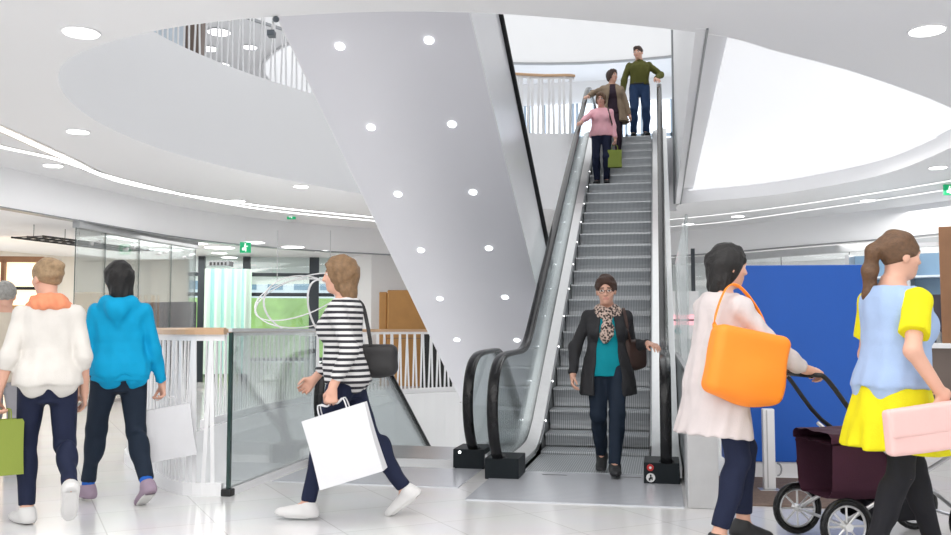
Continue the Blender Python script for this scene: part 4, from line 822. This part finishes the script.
# --- woman stepping off the escalator
p = Person('woman in dark cardigan, teal top and leopard scarf stepping off the escalator', (.20, .04, .008), math.pi+.06, H=1.635, lean=2,
    feet=dict(L=dict(a=(.055, .23, .092), yaw=4, pitch=3), R=dict(a=(-.02, -.17, .135), yaw=-4, pitch=-26)) if False else dict(L=dict(a=(-.050, .20, .092), yaw=2, pitch=4), R=dict(a=(.055, -.20, .125), yaw=-4, pitch=-22)),
    hands=dict(L=dict(w=(.535, -.02, 1.065), world=True, d=(-.55, .8, -.12), n=(0, -.1, -1), curl=.35, pole=(-.15, -.6, -1)), R=dict(w=(.285, .06, .80), pole=(.8, -1, 0), curl=.5)), head=(-3, -8, 2))
p.body(h=.005); k = p.k
p.trousers('dark_denim', e=.011, e2=.016, upto=1.0, noise=.006)
p.top('teal_top', e=.014, hem=-.11, sleeve=0, name='top', extra=([-.05, .1, .2, .3, .5], [.012, .012, .010, .004, 0]))
def front_open(w0, w1, wz0, wz1):
    def fn(X, Y, Z):
        z = np.clip((Z-wz0)/(wz1-wz0), 0, 1); w = w0+(w1-w0)*z; return np.minimum(w-np.abs(X-p.pel[0]), Y-p.pel[1]-.01+0*X)
    return fn
def card(S): S.cut(front_open(.115*k, .052*k, p.pel[2]-.1, p.pel[2]+.40))
p.top('charcoal', e=.026, hem=-.27, sleeve=.98, es=.016, ew=.014, name='cardigan', extra=([-.25, -.12, 0, .1, .2, .3, .5], [.05, .03, .012, .012, .010, .002, 0]), ops=card, noise=.007)
S = SDF(); c0 = p.tp((0, .0, .465))
for i, (r, dz, rr) in enumerate([(.072, .0, .026), (.080, -.03, .028), (.086, -.055, .024)]):
    S.chain([c0+np.array((r*math.cos(a)*1.05, .012+r*math.sin(a), dz-.018*math.sin(a)+.006*math.sin(3*a+i)))*k for a in np.linspace(0, 6.283, 15)], [rr*k]*15, .012)
S.ell(p.tp((0, .115, .375)), np.array((.042, .032, .04))*k, None, .02); S.chain([p.tp((.0, .12, .36)), p.tp((.012, .145, .30)), p.tp((.018, .15, .24)), p.tp((.022, .148, .215))], [.030, .038, .042, .034], .02); S.chain([p.tp((-.01, .12, .36)), p.tp((-.022, .145, .30)), p.tp((-.028, .146, .25))], [.026, .032, .030], .02)
S.build('scarf', 'leopard', p.root, .006, noise=.008, nf=40, seed=9)
p.hair('hair_auburn', 'short'); p.shoes('shoe_black', 'shoe_black')
m = MB()
for x in (-1, 1): m.tube([p.hp((x*.031+.023*math.cos(a), .098-.012*(x*.031+.023*math.cos(a))**2*30, .004+.017*math.sin(a))) for a in np.linspace(0, 6.283, 20, endpoint=False)], .0018, 6, closed=True); m.tube([p.hp((x*.054, .094, .008)), p.hp((x*.074, .04, .01)), p.hp((x*.078, -.005, .006))], .0018, 6)
m.tube([p.hp((-.009, .099, .008)), p.hp((0, .102, .010)), p.hp((.009, .099, .008))], .0018, 6); m.build('glasses', 'brow', p.root, smooth=True)
shoulder_bag('dark brown shoulder bag under the arm of the woman in the dark cardigan', (-.225*k, -.05, 1.0*k), math.pi, p, .75, .25, .24, .09, 'brown_bag', [(-.19, .04, 1.05), (-.165, .105, 1.19), (-.14, .06, 1.322), (-.135, -.02, 1.345), (-.15, -.11, 1.21), (-.20, -.09, 1.05)])
def pxat(x, y, z): return atz(x, y, z)
# --- woman in pink
z5 = .159+17*RS; x5 = float(pxat(601, 183, z5)[0])
p = Person('woman in a pink sweater and navy trousers riding down with one hand on the rail', (x5, 7.52, z5), math.pi, H=1.57, fat=1.06, lean=1,
    feet=dict(L=dict(a=(-.08, .02, .08)), R=dict(a=(.08, .0, .08))), hands=dict(R=dict(w=(-.60, 7.10, 4.55), world=True, d=(.3, .9, -.3), n=(0, -.2, -1), curl=.4, pole=(1, -.3, -.6)), L=dict(w=(-.24, .10, .70), curl=.9, d=(-.1, .1, -1))), head=(-4, -10, 0))
p.body(skin='skin_red'); p.trousers('navy', e=.011, e2=.018, upto=.97); p.top('pink_top', e=.018, hem=-.05, sleeve=.93, es=.016, ew=.012, name='sweater', extra=([-.1, .05, .2, .3, .5], [.012, .020, .014, .004, 0]))
p.hair('hair_brown', 'mid'); p.shoes('shoe_black', 'shoe_black')
shopping_bag('green paper bag hanging from the hand of the woman in pink', p.world(p.grip('L')), .1, .23, .29, .10, 'green_bag', hang=.10, hm='green_bag')
m = MB(); m.tube(cat_rom([p.tp((-.21, -.10, .10)), p.tp((-.17, -.10, .30)), p.tp((-.125, -.02, .462)), p.tp((-.14, .10, .36)), p.tp((-.20, .09, .12))], 5), 1, sec=[(-.012, -.003), (.012, -.003), (.012, .003), (-.012, .003)], up=(.2, .3, 1)); m.build('bag_strap', 'brown_bag', p.root)
# --- woman in taupe cardigan
z6 = .159+20*RS; x6 = float(pxat(610, 150, z6)[0])
p = Person('woman in taupe cardigan over dark top on the escalator, looking towards the man', (x6, 8.56, z6), math.pi+.1, H=1.65, fat=1.05, twist=8,
    hands=dict(R=dict(w=(-.58, 8.50, 5.335), world=True, d=(.4, .85, -.2), n=(0, -.2, -1), curl=.4, pole=(1, -.5, -.3)), L=dict(w=(-.30, .04, .78), curl=.5)), head=(42, 4, 0))
p.body(); p.trousers('plum_dark', e=.010, e2=.014); p.top('plum_dark', e=.014, hem=-.08, sleeve=0, name='top'); k = p.k
p.top('taupe', e=.028, hem=-.24, sleeve=.96, es=.018, ew=.016, name='cardigan', extra=([-.25, -.12, 0, .1, .2, .3, .5], [.09, .05, .022, .020, .016, .004, 0]), ops=lambda S: S.cut(front_open(.11*k, .05*k, p.pel[2]-.1, p.pel[2]+.40)), noise=.007)
p.hair('hair_dark', 'mid'); p.shoes('shoe_black', 'shoe_black')
# --- man
zt = top_z; x7 = float(pxat(640, 136, zt)[0])
p = Person('man in an olive shirt and blue jeans standing at the top of the escalator', (x7, 9.58, zt), math.pi+.12, H=1.76, male=True,
    feet=dict(L=dict(a=(-.11, .02, .09)), R=dict(a=(.12, .0, .09))), hands=dict(L=dict(w=(.60, 9.36, 5.82), world=True, d=(-.3, .85, -.3), n=(0, -.2, -1), curl=.4, pole=(-1, -.4, -.2)), R=dict(w=(.31, .05, .84), curl=.6, pole=(1, -.6, 0))), head=(-24, -6, 3))
p.body(h=.006); p.trousers('denim', e=.012, e2=.022, upto=.98, noise=.006, name='jeans'); p.top('olive', e=.020, hem=.02, sleeve=.97, es=.018, ew=.014, name='shirt', noise=.008)
S = SDF(); p.torso(S, .023, .020, .045); S.build('belt', 'black', p.root, .008); S = SDF(); S.chain([p.tp((.062*math.cos(a), -.015+.062*math.sin(a), .475)) for a in np.linspace(0, 6.283, 13)], [.015]*13, .01); S.build('collar', 'olive', p.root, .006)
p.hair('hair_dark', 'male'); p.shoes('shoe_black', 'shoe_black')
# --- woman in white top at the left
q = atz(43, 524, 0)
p = Person('woman in white top with coral scarf and blonde bun at the left, from behind', (q[0], q[1], 0), .75, H=1.635, lean=3, twist=-12,
    feet=dict(L=dict(a=(-.085, .06, .085), yaw=18), R=dict(a=(.10, -.34, .26), pitch=-58, yaw=-5)), hands=dict(L=dict(w=(-.27, .02, .785), curl=.8, d=(-.05, .05, -1), pole=(-.1, -1, 0)), R=dict(w=(.215, .02, .79), pole=(.1, -1, 0), curl=.4)), head=(25, -4, 0))
p.body(); p.trousers('navy', e=.007, e2=.008, upto=.93); p.top('cream_top', e=.020, hem=-.06, sleeve=.66, es=.010, ew=.014, name='top', extra=([-.1, .05, .2, .3, .5], [.012, .016, .008, .001, 0]), noise=.005)
S = SDF()
for r, dz, rr in ((.078, .015, .034), (.105, -.025, .034)): S.chain([p.tp((r*math.cos(a), -.008+r*.95*math.sin(a), .455+dz-.012*math.sin(a))) for a in np.linspace(0, 6.283, 15)], [rr]*15, .012)
S.build('scarf', 'coral', p.root, .007, noise=.007, nf=40); p.hair('hair_blond', 'bun'); p.shoes('shoe_white', 'shoe_white')
shopping_bag('olive green paper bag at the left edge held by the woman in white', p.world(p.grip('L')), .9, .26, .33, .11, 'green_bag', hang=.06, hm='green_bag')
# --- woman in blue hoodie
q = atz(116, 503, 0)
p = Person('woman in a bright blue hoodie with straight black hair walking away', (q[0], q[1], 0), .85, H=1.67, lean=2, twist=-26,
    feet=dict(L=dict(a=(-.13, .22, .088), yaw=25, pitch=4), R=dict(a=(.12, -.27, .15), pitch=-30, yaw=4)), hands=dict(L=dict(w=(-.215, .17, .80), curl=.6, pole=(-.1, -1, 0)), R=dict(w=(.29, -.02, .79), pole=(.15, -1, 0), curl=.8, d=(.1, -.1, -1))), head=(8, -5, 0))
p.body(); p.trousers('dark_denim', e=.014, e2=.011, upto=.91, top=.12, name='jeans')
def hood(S): S.chain([p.tp((-.085, .03, .455)), p.tp((-.08, -.07, .44)), p.tp((0, -.12, .40)), p.tp((.08, -.07, .44)), p.tp((.085, .03, .455))], [.030, .048, .065, .048, .030], .03); S.chain([p.tp((0, -.12, .40)), p.tp((0, -.135, .30))], [.05, .02], .05)
p.top('aqua', e=.026, hem=-.05, sleeve=.97, es=.013, ew=.013, name='hoodie', extra=([-.1, -.03, .03, .2, .3, .5], [.0, .004, .014, .012, .002, 0]), ops=hood, noise=.008)
S = SDF(); p.torso(S, .020, -.085, .0, hold=True); S.build('hoodie_waistband', 'aqua', p.root, .009)
p.hair('hair_black', 'straight'); p.shoes('shoe_mauve', 'shoe_white')
for c in 'LR': S = SDF(); S.cap(p.ank[c]+(p.knee[c]-p.ank[c])*.02, p.ank[c]+(p.knee[c]-p.ank[c])*.16, .042, .043, 0, 1); S.build('sock', 'sock_blue', p.root, .008)
shopping_bag('white paper bag swinging from the hand of the woman in the blue hoodie', p.world(p.grip('R')+np.array((.03, .0, 0))), .45, .33, .36, .12, 'paper', hang=.08, roll=-.16)
# --- woman in striped top
q = atz(344, 518, 0)
p = Person('woman in a black and white striped top striding left with a shopping bag', (q[0], q[1], 0), 1.74, H=1.665, lean=3, twist=-8,
    feet=dict(L=dict(a=(-.06, .22, .086), yaw=0, pitch=3), R=dict(a=(.07, -.38, .165), pitch=-36)), hands=dict(L=dict(w=(-.27, .03, .83), curl=.9, d=(-.1, .1, -1), pole=(-.4, -1, 0)), R=dict(w=(.22, .24, .86), curl=.6, pole=(.4, -1, -.2))), head=(6, -3, 0))
p.body(); p.trousers('navy', e=.008, e2=.010, upto=.95, name='jeans'); p.top('striped_cloth', e=.020, hem=-.07, sleeve=.90, es=.018, ew=.016, name='top', extra=([-.1, .05, .2, .3, .5], [.012, .016, .010, .002, 0]), noise=.006)
p.hair('hair_light', 'straight'); p.shoes('shoe_white', 'shoe_white')
shopping_bag('big white paper bag carried by the woman in stripes in front of the escalator', p.world(p.grip('L')), 1.70+math.pi/2, .40, .42, .15, 'paper', hang=.06, tilt=-.0, roll=.30)
shoulder_bag('black shoulder bag behind the hip of the woman in stripes', (.02, -.20, .99), 0, p, 1.45, .26, .20, .11, 'black_bag', [(-.03, -.165, 1.08), (.0, -.14, 1.20), (.10, -.085, 1.345), (.13, .0, 1.375), (.13, .10, 1.25), (.17, .0, 1.05), (.10, -.18, 1.05)])
# --- older person behind at the far left
q = atD(4, 330, 7.7)
p = Person('grey-haired person in beige mostly hidden behind the woman in white at far left', (q[0], q[1], 0), .35, H=1.60, male=True, fat=1.05, head=(10, -3, 0))
p.body(); p.trousers('grey_cloth', e=.012, e2=.02); p.top('beige', e=.026, hem=-.1, sleeve=.97, es=.022, ew=.02, name='jacket'); p.hair('hair_grey', 'grey'); p.shoes('shoe_black', 'shoe_black')
# --- woman in pale tunic pushing the stroller
q = atz(722, 550, 0); hd8 = -1.12
p = Person('woman in a long pale tunic with black bob hair pushing the stroller', (q[0], q[1], 0), hd8, H=1.665, lean=5, twist=8,
    feet=dict(R=dict(a=(.07, -.06, .088)), L=dict(a=(-.07, .17, .12), pitch=-8)), hands=dict(R=dict(w=(.18, .42, .965), d=(-.1, 1, -.12), n=(-.35, 0, -1), curl=.95, pole=(.7, -.6, -.7)), L=dict(w=(-.16, .42, .965), d=(.1, 1, -.12), n=(.35, 0, -1), curl=.95, pole=(-.7, -.6, -.7))), head=(-6, -6, 0))
p.body(); p.trousers('navy', e=.008, e2=.012, upto=.88); p.top('tunic', e=.024, hem=-.31, sleeve=.92, es=.022, ew=.022, name='tunic', extra=([-.4, -.32, -.2, -.1, 0, .1, .2, .3, .5], [.055, .05, .03, .015, .018, .034, .030, .010, 0]), noise=.008)
p.hair('hair_black', 'bob'); p.shoes('shoe_black', 'shoe_black'); P8 = p
shoulder_bag('orange shoulder bag on the woman in the pale tunic', (.235, .03, 1.0), 0, p, math.pi/2, .44, .36, .14, 'orange_bag', [(.22, .17, 1.14), (.19, .13, 1.28), (.15, .05, 1.405), (.15, -.03, 1.40), (.19, -.12, 1.25), (.22, -.14, 1.14)], roll=.20)
gripw = (p.world(p.grip('R'))+p.world(p.grip('L')))/2
# --- woman in yellow skirt at the right edge
q = atz(900, 573, 0)
p = Person('woman in blue denim vest and yellow skirt with a brown ponytail at the right edge', (q[0], q[1], 0), -1.22, H=1.685, lean=3, twist=8,
    feet=dict(R=dict(a=(.07, -.20, .10), pitch=-12), L=dict(a=(-.07, .24, .10), pitch=6)), hands=dict(R=dict(w=(.30, .05, .87), curl=.9, pole=(.4, -1, -.1), d=(-.1, -.4, -.9)), L=dict(w=(-.22, .22, .92), curl=.5)), head=(-4, -4, 0), group='shoppers')
p.body(); p.trousers('black_cloth', e=.006, e2=.006, upto=.93, name='leggings')
p.top('yellow', e=.014, hem=.0, sleeve=.34, es=.026, ew=.030, name='t_shirt'); p.top('sky_denim', e=.034, hem=-.03, sleeve=0, name='denim_vest', extra=([0, .1, .2, .3, .5], [.010, .014, .016, .006, 0]))
S = SDF(); kk = p.k
S.loft(p.pel, p.T, [(-.33*kk, .265*kk, .225*kk, 0), (-.2*kk, .24*kk, .19*kk, -.01), (-.05*kk, .205*kk, .15*kk, -.01), (.05*kk, .175*kk, .125*kk, -.005), (.12*kk, .15*kk, .11*kk, 0)], 0, p=2.1, wav=(.05, 11, .5, -.08, .25)); S.build('skirt', 'yellow', p.root, .009, noise=.006)
p.hair('hair_brown', 'pony'); p.shoes('shoe_black', 'shoe_black')
g = p.world(np.array((.335, -.10, .785))); cl = empty('clutch_bag', g, -1.22, 'pale pink clutch bag held against the yellow skirt', 'bag'); cl.rotation_euler = (0, 0, -1.22)
S = SDF(); Rr = rotm(0, .10, 0); S.box((.02, .02, -.05), (.035, .20, .105), Rr, .02); S.build('bag_body', 'pink_bag', cl, .008, noise=.003, nf=15); S = SDF(); S.box((.045, .02, -.01), (.016, .195, .065), Rr, .012); S.build('flap', 'pink_bag', cl, .008)
P9 = p
# ------------------------------------------------------------------ stroller
hs = -1.22; fwd = np.array((-math.sin(hs), math.cos(hs), 0)); sid = np.array((math.cos(hs), math.sin(hs), 0))
base = gripw+fwd*.40; t = empty('baby_stroller', (base[0], base[1], 0), hs, 'maroon baby stroller with black frame and spoked wheels between the two walkers', 'stroller')
S = SDF(); S.loft(np.array((0, -.10, .27)), np.eye(3), [(0, .16, .36, 0), (.05, .19, .42, 0), (.30, .21, .46, 0)], 0, p=3.2); S.build('bassinet', 'maroon', t, .01, noise=.003)
S = SDF(); S.loft(np.array((0, -.10, .565)), np.eye(3), [(0, .22, .47, 0), (.035, .22, .47, 0), (.06, .18, .42, 0)], 0, p=3.2); S.build('apron_cover', 'maroon', t, .01, noise=.004)
S = SDF(); S.ell((0, .24, .60), (.205, .20, .20), None, 0); S.cut(lambda X, Y, Z: .57-Z+0*X+0*Y); S.build('hood', 'maroon', t, .01, noise=.003)
S = SDF(); S.loft(np.array((0, .08, .14)), np.eye(3), [(0, .14, .26, 0), (.12, .17, .30, 0)], 0, p=3); S.build('basket', 'black_cloth', t, .01)
hz = gripw[2]
MB().tube(cat_rom([(-.22, .10, .50), (-.225, -.16, .66), (-.22, -.36, hz-.03), (-.20, -.42, hz), (0, -.43, hz), (.20, -.42, hz), (.22, -.36, hz-.03), (.225, -.16, .66), (.22, .10, .50)], 4), .013, 8).build('handle_bar', 'black', t, smooth=True)
MB().tube([(-.17, -.425, hz), (.17, -.425, hz)], .018, 10).build('grip', 'rubber', t, smooth=True)
m = MB()
for s in (-1, 1):
    m.tube([(s*.225, -.18, .64), (s*.225, .42, .16)], .012, 8); m.tube([(s*.225, .34, .50), (s*.225, -.30, .16)], .012, 8)
m.build('side_frame', 'steel', t, smooth=True); m = MB(); m.tube([(-.24, -.30, .15), (.24, -.30, .15)], .009, 8); m.tube([(-.24, .44, .15), (.24, .44, .15)], .009, 8); m.build('axle', 'steel', t)
for s in (-1, 1): MB().box((s*.225-.03, .05, .46), (s*.225+.03, .14, .54)).build('joint_block', 'steel_dark', t, bevel=.008)
for s in (-1, 1):
    for y, r in ((-.30, .15), (.44, .15)):
        w_ = MB().tube([(s*.26, y+(r-.02)*math.cos(a), r+(r-.02)*math.sin(a)) for a in np.linspace(0, 6.283, 28, endpoint=False)], .02, 8, closed=True).build('wheel', 'rubber', t, smooth=True)
        MB().tube([(s*.26, y+(r-.043)*math.cos(a), r+(r-.043)*math.sin(a)) for a in np.linspace(0, 6.283, 28, endpoint=False)], .008, 6, closed=True).build('rim', 'steel', w_, smooth=True)
        m = MB(); m.cyl((s*.26-.03, y, r), (s*.26+.03, y, r), .022, n=12)
        for a in np.linspace(0, 6.283, 8, endpoint=False): m.tube([(s*.26, y, r), (s*.26, y+(r-.043)*math.cos(a), r+(r-.043)*math.sin(a))], .006, 6)
        m.build('spokes', 'steel_light', w_)
# ================================================================== LIGHT
w = bpy.data.worlds.new('world'); SC.world = w; w.use_nodes = True
bg = w.node_tree.nodes['Background']; bg.inputs[0].default_value = (.97, .985, 1.0, 1); bg.inputs[1].default_value = 1.25
def area(name, loc, size, power, rot=(0, 0, 0), col=(1, .985, .96), sy=None):
    l = bpy.data.lights.new(name, 'AREA'); l.energy = power; l.size = size; l.color = col; l.shape = 'RECTANGLE'; l.size_y = sy or size
    o = bpy.data.objects.new(name, l); COL.objects.link(o); o.location = loc; o.rotation_euler = rot; return o
LS = 1.4
area('fill_front', (0, -6, 3.3), 7, 170*LS, sy=7); area('lamp_left', (-5.7, 2.5, 3.3), .8, 45*LS, sy=7); area('lamp_right', (4.6, 7.4, 3.3), 2, 55*LS, sy=5)  # the front one is an unseen area light added to brighten the near hall
area('lamp_panel', (2.5, 3.5, 3.55), 2.2, 60*LS, sy=5); area('lamp_shop', (-9.5, 9, 2.8), 4, 90*LS, sy=5); area('fill_shop_right', (6, 12, 2.8), 4, 140*LS, sy=4)  # right shop light has no visible fitting, added to brighten that interior
area('lamp_upper', (-6, 12, 7.9), 10, 40*LS, sy=5); area('fill_lower', (-3.5, 4, -1.75), 3, 260*LS, sy=8)  # lower one is added out of view to bounce light onto the overhead soffit
vs = SC.view_settings; vs.view_transform = 'Standard'; vs.look = 'None'; vs.gamma = 1; vs.use_curve_mapping = False; vs.exposure = 0.28
SC.cycles.use_denoising = True
SC.cycles.max_bounces = 8; SC.cycles.diffuse_bounces = 5; SC.cycles.transparent_max_bounces = 24; SC.cycles.caustics_reflective = False; SC.cycles.caustics_refractive = False
